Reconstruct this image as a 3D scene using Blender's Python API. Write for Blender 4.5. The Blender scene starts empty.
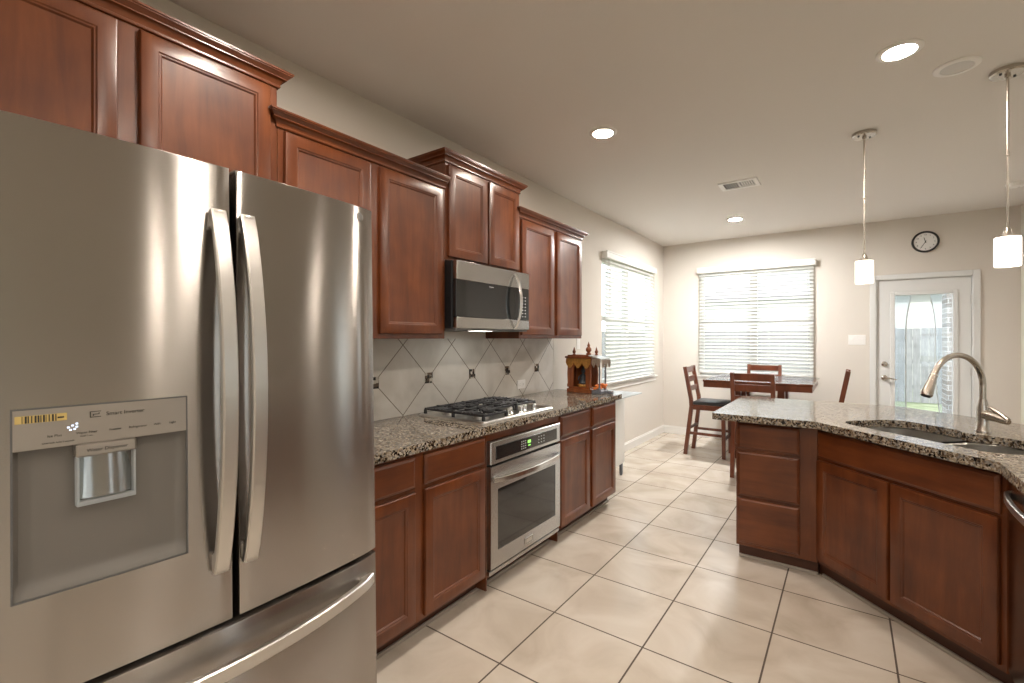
import bpy, bmesh, math, random
from mathutils import Vector, Matrix
random.seed(7)
PI = math.pi
SC = bpy.context.scene
COL = SC.collection

# ------------------------------------------------------------------ camera, sky, sun, exposure
F_PX, YAW, CY, EYE = 465.05, 0.62551, 338.16, 1.3875
cam = bpy.data.cameras.new('camera')
cam.sensor_width = 36.0
cam.lens = F_PX / 1024 * 36.0
cam.shift_y = -(341.5 - CY) / 1024
cam.clip_start = 0.02
cam.clip_end = 200
co = bpy.data.objects.new('camera', cam)
COL.objects.link(co)
co.location = (0, 0, EYE)
co.rotation_euler = (PI / 2, 0, YAW)
SC.camera = co

world = bpy.data.worlds.new('sky')
SC.world = world
world.use_nodes = True
wn = world.node_tree
wn.nodes.clear()
w_out = wn.nodes.new('ShaderNodeOutputWorld')
w_bg = wn.nodes.new('ShaderNodeBackground')
w_bg.inputs['Color'].default_value = (0.88, 0.94, 1.0, 1)
w_bg.inputs['Strength'].default_value = 1.9
wn.links.new(w_bg.outputs[0], w_out.inputs['Surface'])

sun_d = bpy.data.lights.new('sun', 'SUN')
sun_d.energy = 2.4
sun_d.angle = math.radians(1.0)
sun_d.color = (1.0, 0.95, 0.88)
sun = bpy.data.objects.new('sun', sun_d)
COL.objects.link(sun)
sun.rotation_euler = (math.radians(50), 0, math.radians(12))

SC.view_settings.view_transform = 'Standard'
SC.view_settings.look = 'None'
SC.view_settings.gamma = 1.0
SC.view_settings.use_curve_mapping = False
SC.view_settings.exposure = 0.72
SC.cycles.use_denoising = True
SC.cycles.max_bounces = 10
SC.cycles.diffuse_bounces = 5
SC.cycles.glossy_bounces = 5
SC.cycles.transparent_max_bounces = 16
SC.cycles.sample_clamp_indirect = 6.0
SC.cycles.caustics_reflective = False
SC.cycles.caustics_refractive = False

DOWNLIGHT = 255.0        # radiance of the recessed lamps
WARM = (1.0, 0.885, 0.765)
PENDANT = 1.5

# ------------------------------------------------------------------ materials
def nmat(name):
    m = bpy.data.materials.new(name)
    m.use_nodes = True
    nt = m.node_tree
    b = nt.nodes['Principled BSDF']
    return m, nt, b

def pmat(name, col, rough=0.5, metal=0.0, coat=0.0, emis=None, estr=0.0, noise=0.0, nscale=6.0, bump=0.0, bscale=80.0, aniso=0.0):
    m, nt, b = nmat(name)
    b.inputs['Base Color'].default_value = (*col, 1)
    b.inputs['Roughness'].default_value = rough
    b.inputs['Metallic'].default_value = metal
    b.inputs['Coat Weight'].default_value = coat
    b.inputs['Coat Roughness'].default_value = 0.15
    if emis:
        b.inputs['Emission Color'].default_value = (*emis, 1)
        b.inputs['Emission Strength'].default_value = estr
    tc = nt.nodes.new('ShaderNodeTexCoord')
    n = nt.nodes.new('ShaderNodeTexNoise')
    n.inputs['Scale'].default_value = nscale
    n.inputs['Detail'].default_value = 4
    nt.links.new(tc.outputs['Object'], n.inputs['Vector'])
    if noise > 0:
        mx = nt.nodes.new('ShaderNodeMix')
        mx.data_type = 'RGBA'
        mx.inputs[6].default_value = (*[c * (1 - noise) for c in col], 1)
        mx.inputs[7].default_value = (*[min(1, c * (1 + noise)) for c in col], 1)
        nt.links.new(n.outputs['Fac'], mx.inputs[0])
        nt.links.new(mx.outputs[2], b.inputs['Base Color'])
    if bump > 0:
        n2 = nt.nodes.new('ShaderNodeTexNoise')
        n2.inputs['Scale'].default_value = bscale
        n2.inputs['Detail'].default_value = 3
        nt.links.new(tc.outputs['Object'], n2.inputs['Vector'])
        bp = nt.nodes.new('ShaderNodeBump')
        bp.inputs['Strength'].default_value = bump
        bp.inputs['Distance'].default_value = 0.002
        nt.links.new(n2.outputs['Fac'], bp.inputs['Height'])
        nt.links.new(bp.outputs[0], b.inputs['Normal'])
    if aniso > 0:
        b.inputs['Anisotropic'].default_value = aniso
        b.inputs['Anisotropic Rotation'].default_value = 0.25
        tg = nt.nodes.new('ShaderNodeTangent')
        tg.direction_type = 'RADIAL'
        tg.axis = 'Z'
        nt.links.new(tg.outputs[0], b.inputs['Tangent'])
    return m

def ramp(nt, stops, interp='LINEAR'):
    r = nt.nodes.new('ShaderNodeValToRGB')
    r.color_ramp.interpolation = interp
    els = r.color_ramp.elements
    while len(els) < len(stops):
        els.new(0.5)
    for e, (p, c) in zip(els, stops):
        e.position = p
        e.color = (*c, 1)
    return r

def wood(name, dark, mid, light, scale, rough=0.34, coat=0.25):
    m, nt, b = nmat(name)
    tc = nt.nodes.new('ShaderNodeTexCoord')
    mp = nt.nodes.new('ShaderNodeMapping')
    mp.inputs['Scale'].default_value = scale
    nt.links.new(tc.outputs['Object'], mp.inputs['Vector'])
    n = nt.nodes.new('ShaderNodeTexNoise')
    n.inputs['Scale'].default_value = 2.2
    n.inputs['Detail'].default_value = 7
    n.inputs['Roughness'].default_value = 0.62
    n.inputs['Distortion'].default_value = 0.5
    nt.links.new(mp.outputs[0], n.inputs['Vector'])
    n3 = nt.nodes.new('ShaderNodeTexNoise')
    n3.inputs['Scale'].default_value = 5.0
    n3.inputs['Detail'].default_value = 2
    nt.links.new(tc.outputs['Object'], n3.inputs['Vector'])
    mx = nt.nodes.new('ShaderNodeMix')
    mx.data_type = 'FLOAT'
    mx.inputs[0].default_value = 0.45
    nt.links.new(n.outputs['Fac'], mx.inputs[2])
    nt.links.new(n3.outputs['Fac'], mx.inputs[3])
    r = ramp(nt, [(0.32, dark), (0.5, mid), (0.68, light)])
    nt.links.new(mx.outputs[0], r.inputs[0])
    nt.links.new(r.outputs[0], b.inputs['Base Color'])
    b.inputs['Roughness'].default_value = rough
    b.inputs['Coat Weight'].default_value = coat
    b.inputs['Coat Roughness'].default_value = 0.22
    return m

M = {}
M['wall'] = pmat('wall_paint', (0.70, 0.655, 0.595), 0.9, bump=0.25, bscale=120)
M['ceil'] = pmat('ceiling_paint', (0.76, 0.735, 0.70), 0.95, bump=0.3, bscale=90)
M['white'] = pmat('white_paint', (0.80, 0.79, 0.76), 0.45)
M['doorwhite'] = pmat('door_paint', (0.74, 0.745, 0.735), 0.42)
M['plastic'] = pmat('white_plastic', (0.88, 0.87, 0.85), 0.35)
M['black'] = pmat('black_plastic', (0.012, 0.012, 0.013), 0.35)
M['rubber'] = pmat('black_matte', (0.015, 0.014, 0.013), 0.7)
M['blackglass'] = pmat('black_glass', (0.012, 0.013, 0.014), 0.06, coat=0.6)
M['iron'] = pmat('cast_iron', (0.035, 0.036, 0.04), 0.38, bump=0.2, bscale=200)
M['steel'] = pmat('brushed_steel', (0.56, 0.55, 0.535), 0.27, 1.0, aniso=1.0)
M['steel_fridge'] = pmat('fridge_steel', (0.435, 0.41, 0.39), 0.215, 1.0, aniso=1.0)
M['steel_soft'] = pmat('satin_steel', (0.66, 0.645, 0.62), 0.32, 1.0)
M['steel_bright'] = pmat('bright_steel', (0.74, 0.73, 0.71), 0.2, 1.0)
M['nickel'] = pmat('brushed_nickel', (0.52, 0.48, 0.43), 0.27, 1.0)
M['sink'] = pmat('sink_steel', (0.88, 0.86, 0.82), 0.36, 1.0)
M['recess'] = pmat('recess_grey', (0.185, 0.172, 0.157), 0.45, 0.2)
M['panelgrey'] = pmat('panel_grey', (0.43, 0.40, 0.365), 0.35, 0.7)
M['ink'] = pmat('dark_ink', (0.03, 0.03, 0.03), 0.5)
M['whiteink'] = pmat('white_ink', (0.7, 0.72, 0.74), 0.5)
M['sticker'] = pmat('yellow_sticker', (0.62, 0.47, 0.17), 0.5)
M['led'] = pmat('led_icon', (0.6, 0.7, 1.0), 0.4, emis=(0.75, 0.85, 1.0), estr=0.8)
M['green_led'] = pmat('green_display', (0.05, 0.2, 0.02), 0.4, emis=(0.35, 0.9, 0.15), estr=0.9)
M['lamp'] = pmat('lamp_glow', (1, 1, 1), 0.5, emis=WARM, estr=DOWNLIGHT)
M['lamp_cool'] = pmat('lamp_glow_neutral', (1, 1, 1), 0.5, emis=(1.0, 0.98, 0.95), estr=DOWNLIGHT * 5.0)
M['shade'] = pmat('lit_glass_shade', (0.95, 0.93, 0.9), 0.4, emis=(1.0, 0.90, 0.78), estr=PENDANT)
M['unlit'] = pmat('unlit_lens', (0.66, 0.655, 0.64), 0.5)
M['leather'] = pmat('black_leather', (0.025, 0.027, 0.03), 0.32, bump=0.2, bscale=150)
M['sealdark'] = pmat('dark_gasket', (0.02, 0.019, 0.018), 0.6)
M['casegrey'] = pmat('case_grey', (0.12, 0.12, 0.12), 0.5)

CH_D, CH_M, CH_L = (0.072, 0.0165, 0.0042), (0.132, 0.0335, 0.0078), (0.198, 0.056, 0.0140)
M['wood_v'] = wood('cherry_vertical', CH_D, CH_M, CH_L, (9, 9, 0.9))
M['wood_h'] = wood('cherry_horizontal', CH_D, CH_M, CH_L, (0.9, 9, 9))
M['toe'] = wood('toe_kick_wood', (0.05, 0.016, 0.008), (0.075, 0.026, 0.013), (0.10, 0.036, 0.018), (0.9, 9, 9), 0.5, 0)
M['chairwood'] = wood('dining_wood', (0.085, 0.022, 0.010), (0.15, 0.042, 0.018), (0.21, 0.065, 0.028), (9, 9, 0.9), 0.3, 0.3)
M['tablewood'] = wood('table_wood', (0.075, 0.022, 0.011), (0.13, 0.04, 0.019), (0.19, 0.062, 0.03), (0.9, 9, 9), 0.12, 0.6)
M['shrinewood'] = wood('shrine_wood', (0.12, 0.028, 0.007), (0.23, 0.062, 0.015), (0.34, 0.11, 0.028), (9, 9, 1.2), 0.35, 0.3)
M['fence'] = wood('fence_boards', (0.17, 0.17, 0.18), (0.25, 0.25, 0.26), (0.33, 0.33, 0.34), (9, 9, 0.9), 0.8, 0)
M['gold'] = pmat('gold_fabric', (0.55, 0.27, 0.06), 0.55, noise=0.5, nscale=60)
M['silverfabric'] = pmat('pale_fabric', (0.42, 0.33, 0.26), 0.55, noise=0.5, nscale=70)
M['flower'] = pmat('orange_petals', (0.80, 0.20, 0.04), 0.6, noise=0.45, nscale=50)
M['idol'] = pmat('dark_statue', (0.05, 0.06, 0.075), 0.4, noise=0.6, nscale=40)
M['greyfabric'] = pmat('grey_post', (0.16, 0.17, 0.2), 0.4)

def granite():
    m, nt, b = nmat('speckled_granite')
    tc = nt.nodes.new('ShaderNodeTexCoord')
    warp = nt.nodes.new('ShaderNodeTexNoise')
    warp.inputs['Scale'].default_value = 60
    nt.links.new(tc.outputs['Object'], warp.inputs['Vector'])
    add = nt.nodes.new('ShaderNodeMix')
    add.data_type = 'RGBA'
    add.blend_type = 'ADD'
    add.inputs[0].default_value = 0.012
    nt.links.new(tc.outputs['Object'], add.inputs[6])
    nt.links.new(warp.outputs['Color'], add.inputs[7])
    v = nt.nodes.new('ShaderNodeTexVoronoi')
    v.inputs['Scale'].default_value = 115
    nt.links.new(add.outputs[2], v.inputs['Vector'])
    sep = nt.nodes.new('ShaderNodeSeparateColor')
    nt.links.new(v.outputs['Color'], sep.inputs[0])
    r = ramp(nt, [(0.0, (0.018, 0.016, 0.015)), (0.15, (0.08, 0.055, 0.036)), (0.28, (0.23, 0.175, 0.12)),
                  (0.46, (0.40, 0.335, 0.25)), (0.68, (0.27, 0.255, 0.235)), (0.86, (0.52, 0.475, 0.40))], 'CONSTANT')
    nt.links.new(sep.outputs[0], r.inputs[0])
    n = nt.nodes.new('ShaderNodeTexNoise')
    n.inputs['Scale'].default_value = 160
    n.inputs['Detail'].default_value = 3
    nt.links.new(tc.outputs['Object'], n.inputs['Vector'])
    r2 = ramp(nt, [(0.36, (0.25, 0.22, 0.2)), (0.55, (1, 1, 1))])
    nt.links.new(n.outputs['Fac'], r2.inputs[0])
    mx = nt.nodes.new('ShaderNodeMix')
    mx.data_type = 'RGBA'
    mx.blend_type = 'MULTIPLY'
    mx.inputs[0].default_value = 0.7
    nt.links.new(r.outputs[0], mx.inputs[6])
    nt.links.new(r2.outputs[0], mx.inputs[7])
    nt.links.new(mx.outputs[2], b.inputs['Base Color'])
    b.inputs['Roughness'].default_value = 0.085
    b.inputs['Coat Weight'].default_value = 0.0
    b.inputs['Coat Roughness'].default_value = 0.04
    return m
M['granite'] = granite()

def tiles(name, w, off, rotz, cols, grout, mortar, rough, axes, scale=3.0):
    """square tiles with grout lines; axes picks the two object axes the grid runs along"""
    m, nt, b = nmat(name)
    tc = nt.nodes.new('ShaderNodeTexCoord')
    sp = nt.nodes.new('ShaderNodeSeparateXYZ')
    nt.links.new(tc.outputs['Object'], sp.inputs[0])
    cb = nt.nodes.new('ShaderNodeCombineXYZ')
    nt.links.new(sp.outputs[axes[0]], cb.inputs[0])
    nt.links.new(sp.outputs[axes[1]], cb.inputs[1])
    sub = nt.nodes.new('ShaderNodeVectorMath')
    sub.operation = 'SUBTRACT'
    sub.inputs[1].default_value = (off[0], off[1], 0)
    nt.links.new(cb.outputs[0], sub.inputs[0])
    rot = nt.nodes.new('ShaderNodeMapping')
    rot.inputs['Rotation'].default_value = (0, 0, rotz)
    nt.links.new(sub.outputs[0], rot.inputs['Vector'])
    ad = nt.nodes.new('ShaderNodeVectorMath')
    ad.operation = 'ADD'
    ad.inputs[1].default_value = (w * 40, w * 40, 0)
    nt.links.new(rot.outputs[0], ad.inputs[0])
    br = nt.nodes.new('ShaderNodeTexBrick')
    br.offset = 0
    br.squash = 1
    br.inputs['Scale'].default_value = 1
    br.inputs['Brick Width'].default_value = w
    br.inputs['Row Height'].default_value = w
    br.inputs['Mortar Size'].default_value = mortar
    br.inputs['Mortar Smooth'].default_value = 0.1
    br.inputs['Color1'].default_value = (0.40, 0.40, 0.40, 1)
    br.inputs['Color2'].default_value = (0.60, 0.60, 0.60, 1)
    br.inputs['Bias'].default_value = 0
    nt.links.new(ad.outputs[0], br.inputs['Vector'])
    n = nt.nodes.new('ShaderNodeTexNoise')
    n.inputs['Scale'].default_value = scale
    n.inputs['Detail'].default_value = 6
    n.inputs['Distortion'].default_value = 0.8
    nt.links.new(tc.outputs['Object'], n.inputs['Vector'])
    mixf = nt.nodes.new('ShaderNodeMix')
    mixf.data_type = 'FLOAT'
    mixf.inputs[0].default_value = 0.25
    nt.links.new(n.outputs['Fac'], mixf.inputs[2])
    nt.links.new(br.outputs['Color'], mixf.inputs[3])
    r = ramp(nt, [(0.32, cols[0]), (0.5, cols[1]), (0.66, cols[2])])
    nt.links.new(mixf.outputs[0], r.inputs[0])
    mx = nt.nodes.new('ShaderNodeMix')
    mx.data_type = 'RGBA'
    nt.links.new(br.outputs['Fac'], mx.inputs[0])
    nt.links.new(r.outputs[0], mx.inputs[6])
    mx.inputs[7].default_value = (*grout, 1)
    nt.links.new(mx.outputs[2], b.inputs['Base Color'])
    mr = nt.nodes.new('ShaderNodeMapRange')
    mr.inputs[3].default_value = rough
    mr.inputs[4].default_value = 0.8
    nt.links.new(br.outputs['Fac'], mr.inputs[0])
    nt.links.new(mr.outputs[0], b.inputs['Roughness'])
    bp = nt.nodes.new('ShaderNodeBump')
    bp.invert = True
    bp.inputs['Strength'].default_value = 0.5
    bp.inputs['Distance'].default_value = 0.002
    nt.links.new(br.outputs['Fac'], bp.inputs['Height'])
    nt.links.new(bp.outputs[0], b.inputs['Normal'])
    return m
M['floor'] = tiles('floor_tile', 0.4572, (-1.2043, 2.9486), 0, [(0.49, 0.42, 0.34), (0.61, 0.54, 0.455), (0.69, 0.63, 0.55)],
                   (0.095, 0.070, 0.052), 0.0040, 0.20, (0, 1))
M['splash'] = tiles('wall_tile', 0.3032, (1.694, 1.131), PI / 4, [(0.54, 0.51, 0.46), (0.67, 0.64, 0.59), (0.75, 0.73, 0.69)],
                    (0.20, 0.165, 0.13), 0.0028, 0.3, (1, 2), 4.0)

def mosaic():
    m, nt, b = nmat('mosaic_glass')
    tc = nt.nodes.new('ShaderNodeTexCoord')
    v = nt.nodes.new('ShaderNodeTexVoronoi')
    v.distance = 'CHEBYCHEV'
    v.inputs['Scale'].default_value = 52
    v.inputs['Randomness'].default_value = 0.35
    nt.links.new(tc.outputs['Object'], v.inputs['Vector'])
    sep = nt.nodes.new('ShaderNodeSeparateColor')
    nt.links.new(v.outputs['Color'], sep.inputs[0])
    r = ramp(nt, [(0, (0.02, 0.017, 0.015)), (0.4, (0.10, 0.07, 0.05)), (0.68, (0.5, 0.46, 0.4))], 'CONSTANT')
    nt.links.new(sep.outputs[0], r.inputs[0])
    nt.links.new(r.outputs[0], b.inputs['Base Color'])
    b.inputs['Roughness'].default_value = 0.2
    return m
M['shoe'] = pmat('shoe_trim', (0.42, 0.38, 0.33), 0.6)
M['mosaic'] = mosaic()

def glassmat(name, tint, refl=0.12, alpha_white=0.0):
    """thin pane: mostly clear, with a real mirror reflection at grazing angles"""
    m = bpy.data.materials.new(name)
    m.use_nodes = True
    nt = m.node_tree
    nt.nodes.clear()
    o = nt.nodes.new('ShaderNodeOutputMaterial')
    t = nt.nodes.new('ShaderNodeBsdfTransparent')
    t.inputs[0].default_value = (*tint, 1)
    g = nt.nodes.new('ShaderNodeBsdfGlossy')
    g.inputs['Roughness'].default_value = 0.02
    lw = nt.nodes.new('ShaderNodeLayerWeight')
    lw.inputs[0].default_value = 0.5
    pw = nt.nodes.new('ShaderNodeMath')
    pw.operation = 'POWER'
    pw.inputs[1].default_value = 5.0
    nt.links.new(lw.outputs['Facing'], pw.inputs[0])
    fr = nt.nodes.new('ShaderNodeMath')
    fr.operation = 'MULTIPLY_ADD'
    fr.inputs[1].default_value = 0.9
    fr.inputs[2].default_value = 0.04
    nt.links.new(pw.outputs[0], fr.inputs[0])
    mx = nt.nodes.new('ShaderNodeMixShader')
    nt.links.new(fr.outputs[0], mx.inputs[0])
    nt.links.new(t.outputs[0], mx.inputs[1])
    nt.links.new(g.outputs[0], mx.inputs[2])
    last = mx
    if alpha_white > 0:
        d = nt.nodes.new('ShaderNodeBsdfDiffuse')
        d.inputs[0].default_value = (0.8, 0.84, 0.88, 1)
        tl = nt.nodes.new('ShaderNodeBsdfTranslucent')
        tl.inputs[0].default_value = (0.8, 0.84, 0.88, 1)
        a = nt.nodes.new('ShaderNodeMixShader')
        a.inputs[0].default_value = 0.5
        nt.links.new(d.outputs[0], a.inputs[1])
        nt.links.new(tl.outputs[0], a.inputs[2])
        mx2 = nt.nodes.new('ShaderNodeMixShader')
        mx2.inputs[0].default_value = alpha_white
        nt.links.new(mx.outputs[0], mx2.inputs[1])
        nt.links.new(a.outputs[0], mx2.inputs[2])
        last = mx2
    nt.links.new(last.outputs[0], o.inputs['Surface'])
    return m
M['pane'] = glassmat('window_glass', (0.96, 0.98, 0.98))
M['frost'] = glassmat('frosted_glass', (0.9, 0.96, 0.95), alpha_white=0.6)
M['vinyl'] = glassmat('clear_vinyl', (0.97, 0.98, 0.98), alpha_white=0.06)
M['mesh_fabric'] = glassmat('white_mesh_fabric', (0.84, 0.88, 0.92), alpha_white=0.16)

def slatmat():
    m, nt, b = nmat('blind_slat')
    b.inputs['Base Color'].default_value = (0.84, 0.84, 0.82, 1)
    b.inputs['Roughness'].default_value = 0.4
    out = nt.nodes['Material Output']
    tl = nt.nodes.new('ShaderNodeBsdfTranslucent')
    tl.inputs[0].default_value = (0.84, 0.85, 0.84, 1)
    mx = nt.nodes.new('ShaderNodeMixShader')
    mx.inputs[0].default_value = 0.42
    nt.links.new(b.outputs[0], mx.inputs[1])
    nt.links.new(tl.outputs[0], mx.inputs[2])
    nt.links.new(mx.outputs[0], out.inputs['Surface'])
    return m
M['slat'] = slatmat()

def grassmat():
    m, nt, b = nmat('lawn')
    tc = nt.nodes.new('ShaderNodeTexCoord')
    n = nt.nodes.new('ShaderNodeTexNoise')
    n.inputs['Scale'].default_value = 3
    n.inputs['Detail'].default_value = 6
    nt.links.new(tc.outputs['Object'], n.inputs['Vector'])
    r = ramp(nt, [(0.3, (0.20, 0.24, 0.13)), (0.7, (0.40, 0.43, 0.28))])
    nt.links.new(n.outputs['Fac'], r.inputs[0])
    nt.links.new(r.outputs[0], b.inputs['Base Color'])
    b.inputs['Roughness'].default_value = 0.9
    return m
M['grass'] = grassmat()
M['concrete'] = pmat('patio_concrete', (0.5, 0.48, 0.45), 0.8, noise=0.15, nscale=3)
M['siding'] = pmat('pale_siding', (0.60, 0.585, 0.56), 0.8, noise=0.06, nscale=2)
M['roof'] = pmat('roof_shingle', (0.26, 0.25, 0.25), 0.9, noise=0.3, nscale=20)

def brickmat():
    m, nt, b = nmat('pale_brick')
    tc = nt.nodes.new('ShaderNodeTexCoord')
    mp = nt.nodes.new('ShaderNodeMapping')
    mp.inputs['Rotation'].default_value = (PI / 2, 0, 0)
    nt.links.new(tc.outputs['Object'], mp.inputs[0])
    br = nt.nodes.new('ShaderNodeTexBrick')
    br.inputs['Scale'].default_value = 1
    br.inputs['Brick Width'].default_value = 0.2
    br.inputs['Row Height'].default_value = 0.075
    br.inputs['Mortar Size'].default_value = 0.006
    br.inputs['Color1'].default_value = (0.20, 0.15, 0.12, 1)
    br.inputs['Color2'].default_value = (0.42, 0.36, 0.31, 1)
    br.inputs['Mortar'].default_value = (0.6, 0.58, 0.55, 1)
    nt.links.new(mp.outputs[0], br.inputs['Vector'])
    nt.links.new(br.outputs['Color'], b.inputs['Base Color'])
    b.inputs['Roughness'].default_value = 0.85
    return m
M['brick'] = brickmat()

# ------------------------------------------------------------------ mesh helpers
def box(bm, x0, x1, y0, y1, z0, z1, bev=0.0, seg=1):
    if x1 < x0: x0, x1 = x1, x0
    if y1 < y0: y0, y1 = y1, y0
    if z1 < z0: z0, z1 = z1, z0
    vs = [bm.verts.new((x, y, z)) for z in (z0, z1) for x, y in ((x0, y0), (x1, y0), (x1, y1), (x0, y1))]
    f = [(0, 3, 2, 1), (4, 5, 6, 7), (0, 1, 5, 4), (1, 2, 6, 5), (2, 3, 7, 6), (3, 0, 4, 7)]
    fs = [bm.faces.new([vs[i] for i in q]) for q in f]
    if bev > 0:
        es = list({e for fc in fs for e in fc.edges})
        bmesh.ops.bevel(bm, geom=es, offset=bev, segments=seg, affect='EDGES', profile=0.5)
    return vs

def B(*boxes, bev=0.0, seg=1):
    bm = bmesh.new()
    for b in boxes:
        box(bm, *b, bev=bev, seg=seg)
    return bm

def loop_faces(bm, loops, close_ends=(True, True)):
    """skin a list of equally long vertex loops"""
    n = len(loops[0])
    for a, b in zip(loops, loops[1:]):
        for i in range(n):
            j = (i + 1) % n
            try:
                bm.faces.new((a[i], a[j], b[j], b[i]))
            except ValueError:
                pass
    if close_ends[0]:
        bm.faces.new(list(reversed(loops[0])))
    if close_ends[1]:
        bm.faces.new(loops[-1])

def lathe(bm, prof, c=(0, 0, 0), n=24, axis='Z', caps=(True, True)):
    loops = []
    for r, h in prof:
        lp = []
        for i in range(n):
            a = 2 * PI * i / n
            p = (r * math.cos(a), r * math.sin(a), h)
            if axis == 'X':
                p = (h, p[0], p[1])
            elif axis == 'Y':
                p = (p[1], h, p[0])
            lp.append(bm.verts.new((c[0] + p[0], c[1] + p[1], c[2] + p[2])))
        loops.append(lp)
    loop_faces(bm, loops, caps)

def tube(bm, pts, rad, n=10, caps=(True, True)):
    pts = [Vector(p) for p in pts]
    rads = rad if isinstance(rad, (list, tuple)) else [rad] * len(pts)
    t0 = (pts[1] - pts[0]).normalized()
    up = Vector((0, 0, 1)) if abs(t0.z) < 0.9 else Vector((1, 0, 0))
    nrm = (up - t0 * up.dot(t0)).normalized()
    loops = []
    for k, p in enumerate(pts):
        a = pts[max(k - 1, 0)]
        b = pts[min(k + 1, len(pts) - 1)]
        t = (b - a).normalized()
        nrm = (nrm - t * nrm.dot(t)).normalized()
        bi = t.cross(nrm)
        loops.append([bm.verts.new(p + (nrm * math.cos(2 * PI * i / n) + bi * math.sin(2 * PI * i / n)) * rads[k]) for i in range(n)])
    loop_faces(bm, loops, caps)

def sweep_rect(bm, pts, side, w, th, taper=None):
    """a rectangular bar along pts; side = width direction"""
    pts = [Vector(p) for p in pts]
    s = Vector(side).normalized()
    loops = []
    for k, p in enumerate(pts):
        t = (pts[min(k + 1, len(pts) - 1)] - pts[max(k - 1, 0)]).normalized()
        nn = t.cross(s).normalized()
        ww = w * (taper[k] if taper else 1) / 2
        c = min(th, w) * 0.18
        prof = [(-ww + c, -th / 2), (ww - c, -th / 2), (ww, -th / 2 + c), (ww, th / 2 - c), (ww - c, th / 2), (-ww + c, th / 2), (-ww, th / 2 - c), (-ww, -th / 2 + c)]
        loops.append([bm.verts.new(p + s * a + nn * b) for a, b in prof])
    loop_faces(bm, loops)

def beam(bm, a, b, w, d, up=(0, 0, 1)):
    """square-section bar from a to b (w across, d along the third direction)"""
    a, b = Vector(a), Vector(b)
    t = (b - a).normalized()
    s = Vector(up).cross(t)
    if s.length < 1e-4:
        s = Vector((1, 0, 0))
    s.normalize()
    u = t.cross(s).normalized()
    l0 = [bm.verts.new(a + s * (i * w / 2) + u * (j * d / 2)) for i, j in ((-1, -1), (1, -1), (1, 1), (-1, 1))]
    l1 = [bm.verts.new(b + s * (i * w / 2) + u * (j * d / 2)) for i, j in ((-1, -1), (1, -1), (1, 1), (-1, 1))]
    loop_faces(bm, [l0, l1])

def prism(bm, poly, z0, z1, top=True, bottom=True):
    a = [bm.verts.new((x, y, z0)) for x, y in poly]
    b = [bm.verts.new((x, y, z1)) for x, y in poly]
    loop_faces(bm, [a, b], (bottom, top))

def slab(bm, outer, holes, z0, z1):
    edges = []
    for lp in [outer] + holes:
        vs = [bm.verts.new((x, y, z1)) for x, y in lp]
        for i in range(len(vs)):
            edges.append(bm.edges.new((vs[i], vs[(i + 1) % len(vs)])))
    r = bmesh.ops.triangle_fill(bm, use_beauty=True, edges=edges)
    fs = [g for g in r['geom'] if isinstance(g, bmesh.types.BMFace)]
    ex = bmesh.ops.extrude_face_region(bm, geom=fs)
    for v in [g for g in ex['geom'] if isinstance(g, bmesh.types.BMVert)]:
        v.co.z = z0
    bmesh.ops.recalc_face_normals(bm, faces=bm.faces)

def round_rect(x0, x1, y0, y1, r, n=6):
    pts = []
    for cx, cy, a0 in ((x1 - r, y0 + r, -PI / 2), (x1 - r, y1 - r, 0), (x0 + r, y1 - r, PI / 2), (x0 + r, y0 + r, PI)):
        for i in range(n + 1):
            a = a0 + PI / 2 * i / n
            pts.append((cx + r * math.cos(a), cy + r * math.sin(a)))
    return pts

def ring_panel(bm, x0, x1, z0, z1, yb, rings):
    """door or drawer front facing -Y: concentric rings (inset, depth)"""
    loops = []
    for ins, d in rings:
        loops.append([bm.verts.new(p) for p in ((x0 + ins, yb - d, z0 + ins), (x1 - ins, yb - d, z0 + ins), (x1 - ins, yb - d, z1 - ins), (x0 + ins, yb - d, z1 - ins))])
    loop_faces(bm, loops)
DOOR = [(0, 0), (0, .013), (.003, .018), (.006, .019), (.050, .019), (.054, .0155), (.058, .015), (.063, .009), (.066, .0085)]
DRAWER = [(0, 0), (0, .010), (.004, .014), (.010, .016), (.014, .019)]

def crown(bm, W, D, yl, yr, z, h=0.062, out=0.047, right=1.0):
    """mitred moulding round a cabinet whose front is at y=-D; the returns run back to yl and yr"""
    prof = [(0, 0), (.16, 0), (.20, .05), (.20, .13), (.16, .17), (.20, .28), (.30, .40), (.46, .50), (.60, .53), (.60, .60), (.66, .62), (.80, .74), (.92, .80), (.92, .86), (1, .88), (1, 1), (0, 1)]
    def station(fx, fy):
        return [bm.verts.new(fx(o * out, zz * h)) for o, zz in prof]
    loops = []
    for kind in range(4):
        lp = []
        for o, zz in prof:
            o *= out
            zz = z + zz * h
            p = [(-o, yl, zz), (-o, -D - o, zz), (W + o * right, -D - o, zz), (W + o * right, yr, zz)][kind]
            lp.append(bm.verts.new(p))
        loops.append(lp)
    loop_faces(bm, loops)

def finish(name, bm, mat, parent=None, smooth=None, loc=None):
    bmesh.ops.recalc_face_normals(bm, faces=bm.faces)
    me = bpy.data.meshes.new(name)
    bm.to_mesh(me)
    bm.free()
    me.materials.append(M[mat] if isinstance(mat, str) else mat)
    if smooth:
        for p in me.polygons:
            p.use_smooth = True
        me.set_sharp_from_angle(angle=math.radians(smooth))
    o = bpy.data.objects.new(name, me)
    COL.objects.link(o)
    if parent:
        o.parent = parent
    if loc:
        o.location = loc
    return o

def tag(o, label, cat, group=None, kind=None):
    o['label'] = label
    o['category'] = cat
    if group: o['group'] = group
    if kind: o['kind'] = kind
    return o

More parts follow.
